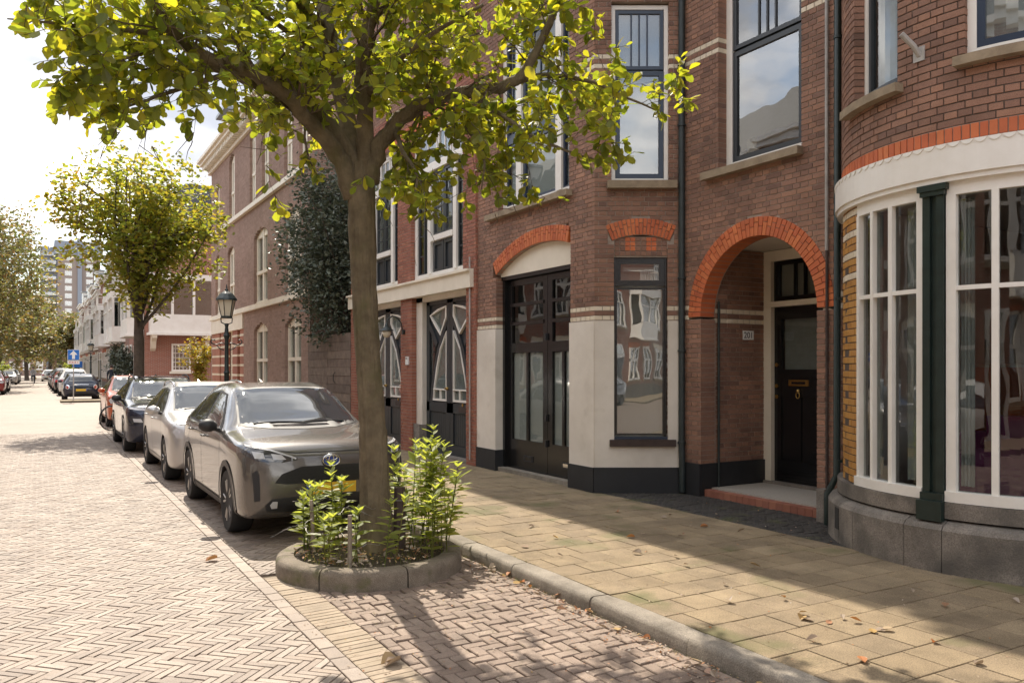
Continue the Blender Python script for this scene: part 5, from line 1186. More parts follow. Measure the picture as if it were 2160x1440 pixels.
def grow(limbs, r, sec_step, sec_len, ter_step, ter_len, nleaf, wood, leaves, size, start=.3, droop=.1, out_c=None, sz=None):
    """secondary and tertiary twigs along the limbs; leaves collected as matrices"""
    for (path, rad, t0) in limbs:
        acc = 0; tot = sum((path[i+1]-path[i]).length for i in range(len(path)-1)); dist = 0
        for i in range(len(path)-1):
            seg = path[i+1]-path[i]; dist += seg.length; acc += seg.length
            if dist < tot*t0: continue
            while acc > sec_step:
                acc -= sec_step; tg = seg.normalized(); p = path[i]+seg*r.random()
                d = (tg*.5+rvec(r)*.9+Vector((0, 0, .08))).normalized(); L_ = r.uniform(*sec_len)
                n = 5; pts = [p]; dd = d.copy()
                for k in range(n): dd = (dd+rvec(r)*.22+Vector((0, 0, -droop*.25))).normalized(); pts.append(pts[-1]+dd*L_/n)
                wood.tube(pts, [max(.003, rad[i]*.22)*(1-.7*k/n) for k in range(n+1)], 4, cap=False)
                a2 = 0; tw = []
                for k in range(1, n+1): tw += [(pts[k], (pts[k]-pts[k-1]).normalized())]*max(1, int(L_/n/ter_step))
                tw.append((pts[-1], dd))
                for (q, td) in tw:
                    e = (td*.55+rvec(r)*.85).normalized(); l2 = r.uniform(*ter_len); p1 = q+e*l2*.5; e2 = (e+rvec(r)*.35+Vector((0, 0, -droop))).normalized(); p2 = p1+e2*l2*.5
                    wood.tube([q, p1, p2], [.004, .003, .002], 3, cap=False)
                    for j in range(nleaf):
                        t = (j+.6)/nleaf; b = q+(p1-q)*t*2 if t < .5 else p1+(p2-p1)*(t*2-1)
                        ld = (e2*.5+rvec(r)*.8+Vector((0, 0, -.15-droop))).normalized(); up = (Vector((0, 0, 1))+rvec(r)*.65).normalized()
                        leaves.append(leaf_matrix(b, ld, up, size*r.uniform(.55, 1.2)))
def leaf_parts(tree, mats, leafm, matname, V, limit, name='leaf', rest='foliage'):
    near = []
    for i, M in enumerate(mats):
        p = M.translation; q = proj(p)
        if q and 0 < q[0] < 2160 and 0 < q[1] < 1440: near.append((q[2], i))
    near.sort(); pick = set(i for d, i in near[:limit]); mb = MB()
    vv = [Vector(v) for v in V]
    for i, M in enumerate(mats):
        if i in pick:
            o = link(bpy.data.objects.new(name, leafm)); o.matrix_basis = M; o.parent = tree; o.matrix_parent_inverse = tree.matrix_basis.inverted()
        else: mb.add([M @ v for v in vv], LEAF_F, rng.random())
    if mb.f: tag(mb.build(rest, matname, tree, fix=False), kind='stuff')
# --- the street tree in its planter
TB = PLC+Vector((.02, 0, .14))
T1 = thing('street_tree', 'large broad-leaved street tree rising from the round planter', 'tree', (TB.x, TB.y, .1))
D0 = TB.dot(FW)
def LP(*a): return [(*atD(x, y, D0+dd), r_) for x, y, dd, r_ in a]
trunk = LP((797, 1178, 0, .235), (796, 1140, 0, .19), (792, 1060, 0, .165), (786, 900, 0, .152), (776, 750, 0, .145), (768, 600, 0, .145), (764, 480, 0, .155), (762, 400, 0, .165), (762, 345, 0, .14))
limbs_px = [LP((748, 420, 0, .12), (722, 345, -.10, .098), (668, 270, -.35, .084), (600, 200, -.7, .072), (520, 148, -1.05, .062), (430, 118, -1.4, .052), (365, 70, -1.7, .043), (325, 5, -1.95, .035), (300, -80, -2.1, .025)),
            LP((752, 370, .0, .10), (710, 285, -.1, .085), (650, 225, -.3, .07), (560, 185, -.6, .055), (470, 150, -.95, .042), (380, 140, -1.3, .03), (300, 150, -1.6, .016)),
            LP((757, 360, .0, .11), (728, 250, .15, .095), (705, 150, .3, .085), (690, 50, .4, .075), (665, -60, .5, .06), (640, -200, .6, .04), (620, -330, .6, .02)),
            LP((768, 360, 0, .10), (768, 250, -.15, .085), (765, 150, -.3, .075), (778, 60, -.4, .065), (800, -60, -.5, .05), (815, -220, -.6, .03), (820, -350, -.6, .018)),
            LP((778, 380, 0, .11), (800, 310, -.05, .09), (848, 250, -.1, .078), (920, 210, -.2, .07), (1000, 195, -.25, .062), (1075, 178, -.3, .055), (1120, 130, -.35, .045), (1160, 50, -.4, .036), (1185, -40, -.45, .026), (1200, -140, -.5, .015)),
            LP((1075, 178, -.3, .035), (1150, 160, -.2, .026), (1240, 170, -.1, .02), (1320, 205, 0, .014), (1390, 235, .05, .007)),
            LP((985, 197, -.25, .03), (1060, 245, -.45, .022), (1140, 295, -.6, .016), (1215, 325, -.7, .011), (1270, 340, -.75, .006)),
            LP((940, 205, -.2, .028), (985, 270, -.4, .02), (1020, 330, -.5, .013), (1015, 400, -.55, .007)),
            LP((830, 265, -.05, .03), (850, 320, -.35, .022), (880, 370, -.5, .015), (870, 425, -.6, .007)),
            LP((430, 118, -1.4, .030), (330, 75, -1.7, .022), (210, 60, -1.95, .016), (100, 48, -2.15, .010), (15, 40, -2.3, .005)),
            LP((520, 148, -1.05, .03), (430, 170, -1.4, .022), (330, 205, -1.75, .014), (260, 228, -1.9, .006)),
            LP((400, 95, -1.55, .024), (300, 110, -1.85, .016), (215, 150, -2.1, .010), (195, 185, -2.2, .004)),
            LP((600, 200, -.7, .03), (565, 235, -.5, .02), (600, 265, -.2, .012), (640, 285, .0, .006)),
            LP((700, 150, .3, .04), (610, 70, .2, .03), (520, 10, -.3, .02), (430, -60, -.8, .012)),
            LP((772, 200, -.2, .04), (850, 120, -.7, .03), (930, 60, -1.0, .02), (1020, 10, -1.2, .012)),
            LP((768, 230, -.1, .04), (830, 170, .6, .03), (920, 110, 1.1, .022), (1010, 70, 1.5, .012)),
            LP((690, 60, .4, .04), (600, -10, -.2, .03), (480, -50, -.9, .02), (350, -70, -1.5, .012), (200, -60, -1.9, .008)),
            LP((785, 40, -.4, .035), (880, -40, -.2, .028), (990, -80, .1, .018), (1100, -100, .3, .01)),
            LP((800, -60, -.5, .03), (860, -180, -1.0, .02), (930, -260, -1.3, .01)), LP((640, -200, .6, .03), (560, -260, 1.2, .02), (470, -280, 1.6, .01))]
wood = MB(); lm = []
tp, tr__ = smooth_path(trunk, 16); tk = MB(); tk.tube(tp, [r_*(.78 if q_.z < 1.2 else .70) for q_, r_ in zip(tp, tr__)], 56)
from mathutils import noise as mnoise
for i, p in enumerate(tk.v):                               # ridged bark and root flare as geometry
    q = Vector(p); c_ = tp[min(len(tp)-1, i//56)]; d = q-c_; d.z = 0
    if d.length < .02: continue
    a = math.atan2(d.y, d.x); h = q.z
    k = .016*mnoise.noise(Vector((math.cos(a)*5.5, math.sin(a)*5.5, h*1.6)))+.010*abs(mnoise.noise(Vector((math.cos(a)*13, math.sin(a)*13, h*3.2+7))))+.005*mnoise.noise(Vector((math.cos(a)*24, math.sin(a)*24, h*9)))+.09*max(0, .42-h)*max(0, math.sin(a*2.5+.6))
    tk.v[i] = tuple(q+d.normalized()*k)
tk.build('trunk', 'bark', T1, smooth=True)
lrng = random.Random(11)
for L_ in limbs_px:
    p, r_ = smooth_path(L_, 4); r_ = [q*.84 for q in r_]; p = [q+rvec(lrng)*min(.02, rr*.3) for q, rr in zip(p, r_)]
    MB().tube(p, r_, 10).build('limb', 'bark', T1, smooth=True); lm.append((p, r_, .30 if r_[0] > .06 else .06))
LV = []
grow(lm, lrng, .105, (.32, .80), .11, (.11, .24), 7, wood, LV, .102, droop=.12)
def keep(M):                                               # twigs stay clear of the trunk below the crown and of the near wall
    q = proj(M.translation)
    if not q: return True
    if q[1] > 455: return False
    if q[0] > 1000 and q[1] > 420: return False
    if q[0] < 560 and q[1] > 275: return False
    return not (M.translation.x > 6.0)
LIMBPX = [proj(q)+(rr,) for (pp, r2, t0) in lm[:5] for q, rr in zip(pp, r2) if proj(q)]
def clear_limb(M):                                         # boughs are bare below the twigs: few leaves hang right in front of them
    q = proj(M.translation)
    if not q: return True
    return not any(abs(q[0]-a) < 22 and abs(q[1]-b) < 22 and q[2] < D_+.12 for a, b, D_, rr in LIMBPX if rr > .035)
LV = [M for M in LV if keep(M) and lrng.random() < .95 and (clear_limb(M) or lrng.random() < .25)]
tag(wood.build('twigs', 'twig', T1, fix=False), kind='stuff')
leaf_parts(T1, LV, leaf_mesh('leaf', LEAF_V, 'leaf'), 'leaf', LEAF_V, 300)
# --- planter ring, soil, plants, stakes
pt = thing('round_planter', 'round planter ring of curved concrete blocks round the street tree', 'planter', PLC)
for k in range(7):
    a0, a1 = 2*math.pi*k/7+.25, 2*math.pi*(k+1)/7+.25; g = MB(); prof = [(PLR, -.04), (PLR+.0, .10), (PLR-.012, .135), (PLR-.04, .152), (PLR-.15, .150), (PLR-.16, .05)]; ns = 8; vs = []
    for q in range(ns+1):
        a = a0+.008+(a1-a0-.016)*q/ns
        vs += [(PLC.x+math.cos(a)*rr, PLC.y+math.sin(a)*rr, zz) for rr, zz in prof]
    fs = [(q*6+j, q*6+j+1, q*6+7+j, q*6+6+j) for q in range(ns) for j in range(5)]+[tuple(range(6)), tuple(range(ns*6, ns*6+6))]
    g.add(vs, fs); g.build('kerb_block', 'concrete', pt, smooth=True, sharp=40)
sg = MB(); NR = 14; vs = [(PLC.x, PLC.y, .15)]
for i in range(1, 8):
    for j in range(NR*2):
        a = math.pi*j/NR; rr = (PLR-.14)*i/7; vs.append((PLC.x+rr*math.cos(a), PLC.y+rr*math.sin(a), .115+.05*(1-i/7)+rng.uniform(-.018, .022)))
fs = [(0, 1+j, 1+(j+1) % (NR*2)) for j in range(NR*2)]+[(1+(i-1)*NR*2+j, 1+(i-1)*NR*2+(j+1) % (NR*2), 1+i*NR*2+(j+1) % (NR*2), 1+i*NR*2+j) for i in range(1, 7) for j in range(NR*2)]
sg.add(vs, fs); sg.build('soil', 'soil', pt, smooth=True)
lit = MB()
for i in range(420):
    a, rr = rng.uniform(0, 6.283), (PLR-.16)*math.sqrt(rng.random()); p = Vector((PLC.x+rr*math.cos(a), PLC.y+rr*math.sin(a), .155+.03*(1-rr)))
    M = leaf_matrix(p, Vector((rng.uniform(-1, 1), rng.uniform(-1, 1), rng.uniform(-.1, .5))), (Vector((0, 0, 1))+rvec(rng)*.7).normalized(), rng.uniform(.02, .06)); lit.add([M @ Vector(v) for v in LANCE_V], LEAF_F, rng.random())
tag(lit.build('leaf_litter', 'leaf_dry', pt, fix=False), kind='stuff')
gr_ = MB()
for i in range(500):
    a, rr = rng.uniform(0, 6.283), (PLR-.17)*math.sqrt(rng.random()); p = Vector((PLC.x+rr*math.cos(a), PLC.y+rr*math.sin(a), .14)); h = rng.uniform(.03, .10); d = Vector((rng.uniform(-.5, .5), rng.uniform(-.5, .5), 1)).normalized(); s_ = d.orthogonal().normalized()*.003
    gr_.add([p-s_, p+s_, p+d*h], [(0, 1, 2)], rng.random())
tag(gr_.build('weeds', 'grass', pt, fix=False), kind='stuff')
shrub_leaf = leaf_mesh('leaf', LANCE_V, 'leaf_shrub')
prng = random.Random(5)
def shrub(px, py, h, n, lean, lab, tall=False):
    b = onZ(px, py, .15); o = thing('leafy_plant', lab, 'plant', b, 'plants in the round planter'); st = MB(); Ls = []
    for s in range(n):
        p0 = b+Vector((prng.uniform(-.05, .05), prng.uniform(-.05, .05), -.02)); hh = h*prng.uniform(.72, 1.05); d = Vector((prng.uniform(-.16, .16)+lean, prng.uniform(-.16, .16), 1)).normalized()
        pts = [p0]; dd = d
        for k in range(6): dd = (dd+rvec(prng)*.06).normalized(); pts.append(pts[-1]+dd*hh/6)
        st.tube(pts, [.006, .0055, .005, .0045, .004, .003, .002], 5, cap=False)
        nl = int(hh/.028)
        for k in range(nl):
            t = .30+.70*(k+.5)/nl if prng.random() < .85 else prng.uniform(.1, .4); f = t*6; i = min(5, int(f)); q = pts[i]+(pts[i+1]-pts[i])*(f-i); a = k*2.4+prng.random()
            sz_ = (.165 if t < .85 else .11)*prng.uniform(.7, 1.2)*(1.0 if tall else .85); up_ = .25 if t < .8 else .8
            Ls.append((q, Vector((math.cos(a), math.sin(a), up_*prng.uniform(.2, 1.2))), sz_))
        for k in range(5): a = k*1.257; Ls.append((pts[-1], Vector((math.cos(a)*.7, math.sin(a)*.7, .6)), .08))
    st.build('stem', 'grass', o, smooth=True)
    for (q, d, sz_) in Ls:
        M = leaf_matrix(q, d, (Vector((0, 0, 1))+rvec(prng)*.3).normalized(), sz_); c_ = link(bpy.data.objects.new('leaf', shrub_leaf)); c_.matrix_basis = M; c_.parent = o; c_.matrix_parent_inverse = o.matrix_basis.inverted()
SH = [(640, 1160, .50, 3, -.08, 'low leafy plant at the road-side rim of the planter'), (672, 1150, .62, 3, -.03, 'bushy yellow-green plant before the car bumper'), (700, 1140, .70, 3, .0, 'yellow-green plant behind the grey stake'), (725, 1150, .62, 2, .03, 'slim plant between the stakes and the trunk'), (690, 1180, .40, 3, -.05, 'short plant among the bent wires'), (655, 1135, .55, 2, -.06, 'leafy plant behind the leaning stake'), (745, 1185, .42, 2, .0, 'short plant beside the upright grey stake'),
      (812, 1190, .66, 1, -.03, 'single bare-stemmed plant in front of the trunk'), (825, 1180, .60, 1, .0, 'thin plant with a leafy tip before the brown post'), (862, 1150, .92, 3, .0, 'tall leafy plant right behind the brown post'), (890, 1140, 1.05, 4, .02, 'tallest leafy plant beside the trunk'), (915, 1150, .90, 4, .03, 'broad leafy plant on the pavement side of the planter'), (940, 1140, .78, 3, .08, 'leaning leafy plant over the pavement-side rim'), (905, 1175, .62, 3, .04, 'dense lower plant under the tall leafy ones'), (935, 1165, .60, 2, .12, 'plant leaning outward over the kerb end'), (875, 1120, .85, 2, .0, 'tall plant at the back of the planter')]
for s in SH: shrub(*s[:5], s[5], tall=s[2] > .7)
def stake(nm_, lab, px, py, h, w, lean, m):
    b = onZ(px, py, .13); o = thing(nm_, lab, 'stake', b); mb = MB(); d = Vector((lean, 0, 1)).normalized()
    pts = [b+d*h*t+Vector((0, 0, 0)) for t in (0, .3, .7, 1)]; mb.tube(pts, [w, w*.97, w*.95, w*.9], 8); mb.build('shaft', m, o, smooth=True, sharp=40)
    MB().tube([b+d*h*.8+Vector((w*1.05*math.cos(t), w*1.05*math.sin(t), 0)) for t in [i*math.pi/5 for i in range(11)]], .003, 5).build('wire_wrap', 'wire', o)
stake('wooden_stake', 'leaning thin grey stake wound with wire in the planter', 662, 1165, .46, .018, -.05, 'stake_wood'); stake('wooden_stake', 'upright weathered grey stake at the front of the planter', 738, 1195, .42, .020, .0, 'stake_wood')
stake('wooden_post', 'thick dark brown post standing close to the trunk', 843, 1160, .56, .058, .0, 'post_brown')
wr_ = thing('wire_netting', 'rusty loose wire netting bent among the planter plants', 'wire', onZ(690, 1170, .15), None)
for k in range(16):
    p = onZ(prng.uniform(640, 800), prng.uniform(1140, 1190), .15)+Vector((0, 0, prng.uniform(.1, .45))); pts = [p]; d = rvec(prng); d.z *= .3
    for q in range(9): d = (d+rvec(prng)*.55).normalized(); d.z *= .6; pts.append(pts[-1]+d*.045)
    MB().tube(pts, .0018, 4, cap=False).build('wire_strand', 'wire', wr_)
# --- second street tree
def simple_tree(nm_, lab, base, h, crown_c, crown_r, matn, nL, size, bark='bark_dark', tr_r=.16, group=None, seed=1, split=.36, cat='tree', levels=26, yel=None):
    r = random.Random(seed); o = thing(nm_, lab, cat, base, group); b = Vector(base); C_ = Vector(crown_c); tk_ = MB(); top = Vector((C_.x, C_.y, C_.z+crown_r[2]*.7))
    fork = b+(Vector((C_.x, C_.y, 0))-Vector((b.x, b.y, 0)))*.5+Vector((0, 0, h*split))
    p, rr = smooth_path([(*b, tr_r*1.25), (*(b+(fork-b)*.15), tr_r), (*fork, tr_r*.85), (*(fork+(top-fork)*.5), tr_r*.5), (*top, tr_r*.1)], 5); tk_.tube(p, rr, 10); tk_.build('trunk', bark, o, smooth=True)
    wd = MB(); ends = []
    for k in range(levels):
        t = r.uniform(.0, .8); s = fork+(top-fork)*t*.8; v = rvec(r); v.z = abs(v.z)*.9-.12; e = C_+Vector((v.x*crown_r[0], v.y*crown_r[1], v.z*crown_r[2]))*r.uniform(.75, 1.0)
        m1 = s+(e-s)*.5+rvec(r)*.12*crown_r[0]; pp, r2 = smooth_path([(*s, tr_r*.35*(1-t*.5)), (*m1, tr_r*.2), (*e, .012)], 4); wd.tube(pp, r2, 5, cap=False); ends.append(pp)
    wd.build('limbs', bark, o, smooth=True); lf = MB(); lf2 = MB(); cl = []
    for pp in ends:
        for q in pp[2:]: cl.append((q, .22))
    while len(cl) < nL/26:
        v = rvec(r)*(r.random()**.4); q = C_+Vector((v.x*crown_r[0], v.y*crown_r[1], v.z*crown_r[2])); cl.append((q, r.uniform(.12, .30)))
    for i in range(nL):
        q, s = r.choice(cl); p_ = q+rvec(r)*(r.random()**.6)*s*max(crown_r)*.85
        ld = rvec(r); ld.z = ld.z*.5-.2; M = leaf_matrix(p_, ld, (Vector((0, 0, 1))+rvec(r)*.8).normalized(), size*r.uniform(.7, 1.2)); tgt = lf2 if (yel and yel(p_, r)) else lf
        tgt.add([M @ Vector(v) for v in LEAF_V], LEAF_F, r.random())
    tag(lf.build('crown', matn, o, fix=False), kind='stuff')
    if lf2.f: tag(lf2.build('yellow_leaves', 'leaf_yellow', o, fix=False), kind='stuff')
    return o
b2 = Vector((2.6, 26.6, 0)); 
simple_tree('street_tree', 'rounded young street tree beyond the row of parked cars', b2, 8.6, (2.55, 26.6, 5.95), (2.55, 2.55, 2.4), 'leaf_tree', 13000, .15, seed=4, tr_r=.165, split=.30, levels=34, yel=lambda p, r: p.x < 1.2 and r.random() < .35)
# holly behind the fence
hb = simple_tree('holly_tree', 'dark evergreen holly growing over the wooden fence', (7.3, 20.1, SW), 7.0, (6.55, 20.1, 4.75), (1.4, 2.0, 2.55), 'leaf_holly', 19000, .10, seed=8, tr_r=.10, split=.2, levels=22)
# ================================================================= the rest of the street
sheet('cross_street', KX0, 70, 37, 46.2, -.004, 'road_far'); sheet('cross_street', -70, -4.2, 37, 46.2, -.004, 'road_far')
for (nm_, x0, x1, y0, y1) in (('pavement_far', 2.95, 5.2, 46.2, 140), ('pavement_corner', .95, 2.95, 46.2, 47.9), ('pavement_opposite', -7.3, -4.2, -60, 37), ('pavement_opposite', -7.3, -4.0, 46.2, 140)):
    tag(MB().box(x0, x1, y0, y1, -.05, SW).build(nm_, 'tile_far'), kind='structure')
wall_tex('wall_dark', (.15, .075, .055), (.20, .095, .065), (.24, .19, .16))
def row_house(lab, X, y0, y1, h, wm, sgn, oriel=True, seed=0, nm='row_house', group=None, fine=True):
    """house front at x = X looking along sgn*x; floors of tall white windows, a white oriel, cornice, roof and dormer"""
    r = random.Random(seed); o = thing(nm, lab, 'house', (X, (y0+y1)/2, SW), group); mf = flat(X, sgn); bx = X-sgn*9
    body(o, [(X, y0), (X, y1), (bx, y1), (bx, y0)], SW, h, wm, 'wall')
    n = 3 if y1-y0 > 5.5 else 2; wd = (y1-y0)/n
    pl_ = MB().mbox(mf, y0+.02, y1-.02, SW, .6, 0, .03).build('plinth', 'bluestone', o)
    for fl, (v0, v1) in enumerate(((.9, 3.0), (4.1, 6.2), (7.0, 8.7))):
        if v1 > h-.4: continue
        for i in range(n):
            c_ = y0+wd*(i+.5); hw = wd*.30
            if fl == 0 and i == (0 if seed % 2 else n-1):
                dr_ = MB().mbox(mf, c_-.55, c_+.55, SW, 3.1, 0, .05).build('door_frame', 'white_paint', o); MB().mbox(mf, c_-.45, c_+.45, SW+.1, 2.4, .05, .08).build('door', ('slate_paint', 'green_iron', 'black_gloss')[seed % 3], dr_); MB().mbox(mf, c_-.42, c_+.42, 2.5, 3.0, .05, .06).build('transom_pane', 'glass_sky', dr_); continue
            if oriel and fl == 1 and i != (0 if seed % 2 else n-1): continue
            f = MB(); frame_mb(f, mf, c_-hw, c_+hw, v0, v1, .12, .0, .07); f.mbox(mf, c_-hw, c_+hw, v0+(v1-v0)*.62, v0+(v1-v0)*.62+.1, 0, .075)
            if fine: f.mbox(mf, c_-.04, c_+.04, v0, v1, 0, .07)
            f = f.build('window', 'white_paint', o); MB().mbox(mf, c_-hw+.1, c_+hw-.1, v0+.1, v1-.1, .015, .02).build('pane', 'glass_sky', f); MB().mbox(mf, c_-hw+.1, c_+hw-.1, v0+.1, v1-.1, .002, .006).build('room_backing', 'room_dark', f)  # dark sheet behind the pane stands in for the unlit room
            MB().mbox(mf, c_-hw-.1, c_+hw+.1, v0-.12, v0, 0, .12).build('sill', 'sandstone', f)
            MB().mbox(mf, c_-hw-.08, c_+hw+.08, v1, v1+.22, 0, .02).build('lintel', 'brick_cream' if seed % 2 else 'brick_orange', f)
    if oriel:
        k0 = (1 if seed % 2 else 0); a, b = y0+wd*k0+.35, y0+wd*(k0+n-1)-.35; pr = .75
        P = [(a, 0), (a+.35, pr), (b-.35, pr), (b, 0)]; og = MB()
        def prism(z0, z1, q=0): og.add([mf(u, z0, n_+(q if n_ else 0)) for u, n_ in P]+[mf(u, z1, n_+(q if n_ else 0)) for u, n_ in P], [(0, 1, 2, 3), (4, 5, 6, 7), (0, 1, 5, 4), (1, 2, 6, 5), (2, 3, 7, 6)])
        prism(3.5, 4.35); prism(3.38, 3.5, .08); prism(6.15, 6.55, .1)
        for (u, n_) in P[1:3]: og.mbox(mf, u-.08, u+.08, 4.35, 6.15, n_-.14, n_+.01)
        og.mbox(mf, a, a+.1, 4.35, 6.15, 0, .1); og.mbox(mf, b-.1, b, 4.35, 6.15, 0, .1)
        og.mbox(mf, (a+b)/2-.07, (a+b)/2+.07, 4.35, 6.15, pr-.1, pr+.01); og.mbox(mf, a+.35, b-.35, 5.45, 5.55, pr-.1, pr+.012)
        og = og.build('oriel', 'white_paint', o)
        MB().mbox(mf, a+.37, b-.37, 4.35, 6.15, pr-.07, pr-.06).build('pane', 'glass_sky', og)
        for (p, q) in ((P[0], P[1]), (P[2], P[3])): MB().add([mf(p[0], 4.35, p[1]-.03), mf(q[0], 4.35, q[1]-.03), mf(q[0], 6.15, q[1]-.03), mf(p[0], 6.15, p[1]-.03)], [(0, 1, 2, 3)]).build('pane', 'glass_sky', og)
        MB().mbox(mf, a+.1, b-.1, 4.3, 6.15, .01, .05).build('room_backing', 'room_dark', og)
        if seed % 3 != 1:                                 # balcony railing over the oriel
            rl = MB(); rl.tube([mf(u, 7.35, n_+.03) for u, n_ in P], .035, 6); rl.tube([mf(u, 6.62, n_+.03) for u, n_ in P], .03, 6)
            for t in range(13): u = a+.35+(b-a-.7)*t/12; rl.tube([mf(u, 6.6, pr+.03), mf(u, 7.35, pr+.03)], .018, 4)
            rl.build('balcony_rail', 'white_paint', og)
    cn_ = MB(); cn_.mbox(mf, y0, y1, h-.05, h+.2, -.2, .22); cn_.mbox(mf, y0, y1, h+.2, h+.34, -.2, .36); cn_.build('cornice', 'white_paint', o)
    MB().add([mf(y0, h+.34, 0), mf(y1, h+.34, 0), mf(y1, h+.34, -9), mf(y0, h+.34, -9), mf(y0, h+2.6, -2), mf(y1, h+2.6, -2), mf(y1, h+2.6, -7), mf(y0, h+2.6, -7)], [(0,1,2,3),(4,5,6,7),(0,1,5,4),(1,2,6,5),(2,3,7,6),(3,0,4,7)]).build('roof', 'slate_roof', o)
    dm = MB().mbox(mf, (y0+y1)/2-.7, (y0+y1)/2+.7, h+.5, h+2.0, -1.8, -.15).build('dormer', 'white_paint', o); MB().mbox(mf, (y0+y1)/2-.5, (y0+y1)/2+.5, h+.75, h+1.8, -.15, -.14).build('dormer_pane', 'glass_sky', dm); MB().mbox(mf, (y0+y1)/2-.85, (y0+y1)/2+.85, h+2.0, h+2.12, -1.9, -.02).build('dormer_roof', 'zinc', dm)
    ch = MB().mbox(mf, y1-.9, y1-.3, h+1.5, h+3.6, -5, -4.2).build('chimney', wm, o)
    return o
WM = ['wall_red', 'wall_brown', 'wall_pink', 'wall_dark']
wds = ['first', 'second', 'third', 'fourth', 'fifth', 'sixth', 'seventh', 'eighth', 'ninth', 'tenth', 'eleventh', 'twelfth', 'thirteenth', 'fourteenth', 'fifteenth']
y = 46.3; i = 0
while y < 122:
    w_ = (8.2, 6.4, 6.8, 6.2, 7.0)[i % 5]; row_house('%s row house past the side street on the street lamp side, with white oriel' % wds[i], 4.75, y, y+w_-.02, (8.9, 8.3, 9.4, 8.6)[i % 4], WM[i % 4], -1, True, i, group='oriel houses past the side street'); y += w_; i += 1
y = -56; i = 0
while y < 36:
    w_ = (6.6, 6.0, 6.8, 6.3)[i % 4]
    row_house('%s brick house of the opposite row, counting from the side street' % wds[14-i], -7.3, y, min(y+w_, 36.9)-.02, (9.2, 8.7, 9.6)[i % 3], WM[(i*3+1) % 4] if i % 2 else 'wall_red', 1, i % 2 == 0, i+20, nm='opposite_house', group='brick houses opposite'); y += w_; i += 1
row_house('brick house beyond the side street beside the big olive-green tree', -7.6, 47, 54, 8.8, 'wall_red', 1, True, 40, nm='opposite_house', group='brick houses opposite'); row_house('pale brick house beyond the side street beside the big olive-green tree', -7.6, 54, 61, 8.4, 'wall_pink', 1, True, 41, nm='opposite_house', group='brick houses opposite')
# side front of the corner house: white oriel over brick, small-paned window
hS = thing('corner_house_side', 'white oriel and small-paned window on the corner house side front', 'house front', (6.5, 46.2, SW)); mfS = lambda u, v, n: Vector((u, 46.28-n, v))
sb2 = MB().mbox(mfS, 4.75, 13, SW, 8.9, -.3, .0).build('side_wall', 'wall_red', hS)
og = MB(); og.mbox(mfS, 4.95, 8.1, 3.55, 4.5, 0, .75); og.mbox(mfS, 4.85, 8.2, 3.42, 3.55, 0, .86); og.mbox(mfS, 4.85, 8.2, 6.3, 6.6, 0, .86)
for u in (4.95, 5.95, 7.0, 8.0): og.mbox(mfS, u, u+.12, 4.5, 6.3, .6, .75)
og = og.build('oriel', 'white_paint', hS); MB().mbox(mfS, 5.0, 8.05, 4.5, 6.3, .62, .64).build('pane', 'glass_sky', og); MB().mbox(mfS, 5.0, 8.05, 4.5, 6.3, .02, .05).build('room_backing', 'room_dark', og)
for u in (5.15, 7.75): 
    g = MB(); g.mprism(lambda a, b, n: mfS(u+n, b, a), [(0, 2.6), (.0, 3.42), (.8, 3.42), (.8, 3.28), (.45, 3.1), (.25, 2.75)], -.12, .12); g.build('bracket', 'cream_paint', hS)
f = MB(); frame_mb(f, mfS, 6.05, 7.0, 1.55, 3.0, .09, 0, .06)
for t in range(1, 5): f.mbox(mfS, 6.05+.19*t-.012, 6.05+.19*t+.012, 1.6, 2.95, 0, .05)
for t in range(1, 6): f.mbox(mfS, 6.1, 6.95, 1.55+.24*t-.012, 1.55+.24*t+.012, 0, .05)
f = f.build('small_paned_window', 'white_paint', hS); MB().mbox(mfS, 6.1, 6.95, 1.6, 2.95, .01, .015).build('pane', 'glass_sky', f); MB().mbox(mfS, 6.1, 6.95, 1.6, 2.95, .001, .005).build('room_backing', 'room_dark', f); MB().mbox(mfS, 5.95, 7.1, 1.42, 1.55, 0, .12).build('sill', 'cream_paint', f)
for u in (9.2, 11.2):
    for v in (1.2, 4.3): g = MB(); frame_mb(g, mfS, u, u+1.1, v, v+1.9, .12, 0, .06); g = g.build('window', 'white_paint', hS); MB().mbox(mfS, u+.1, u+1.0, v+.1, v+1.8, .01, .015).build('pane', 'glass_sky', g)
# far block and tower at the end of the street
fb = thing('brown_office_block', 'low brown brick block with small dark windows at the street end', 'building', (6, 172, 0)); MB().box(2.2, 16, 172, 190, 0, 11.0).build('wall', 'wall_brown', fb)
for q in range(8):
    for v in (1.2, 4.0, 6.8): MB().box(2.9+q*1.6, 3.8+q*1.6, 171.93, 171.99, v+.6, v+2.2).build('window', 'room_dark', fb)
tw = thing('apartment_tower', 'tall grey and brown apartment tower at the far end of the street', 'building', (10, 340, 0))
MB().box(.5, 6, 345, 360, 0, 46).build('glass_wing', 'tower_grey', tw); MB().box(6, 12.4, 340, 360, 0, 43).build('brown_wing', 'tower_brown', tw); MB().box(12.4, 13.8, 339.5, 360, 0, 49).build('grey_stripe', 'tower_grey', tw); MB().box(13.8, 20, 341, 360, 0, 46).build('east_wing', 'tower_brown', tw); MB().box(5, 20.5, 340.5, 360, 43, 48).build('roof_storey', 'tower_grey', tw)
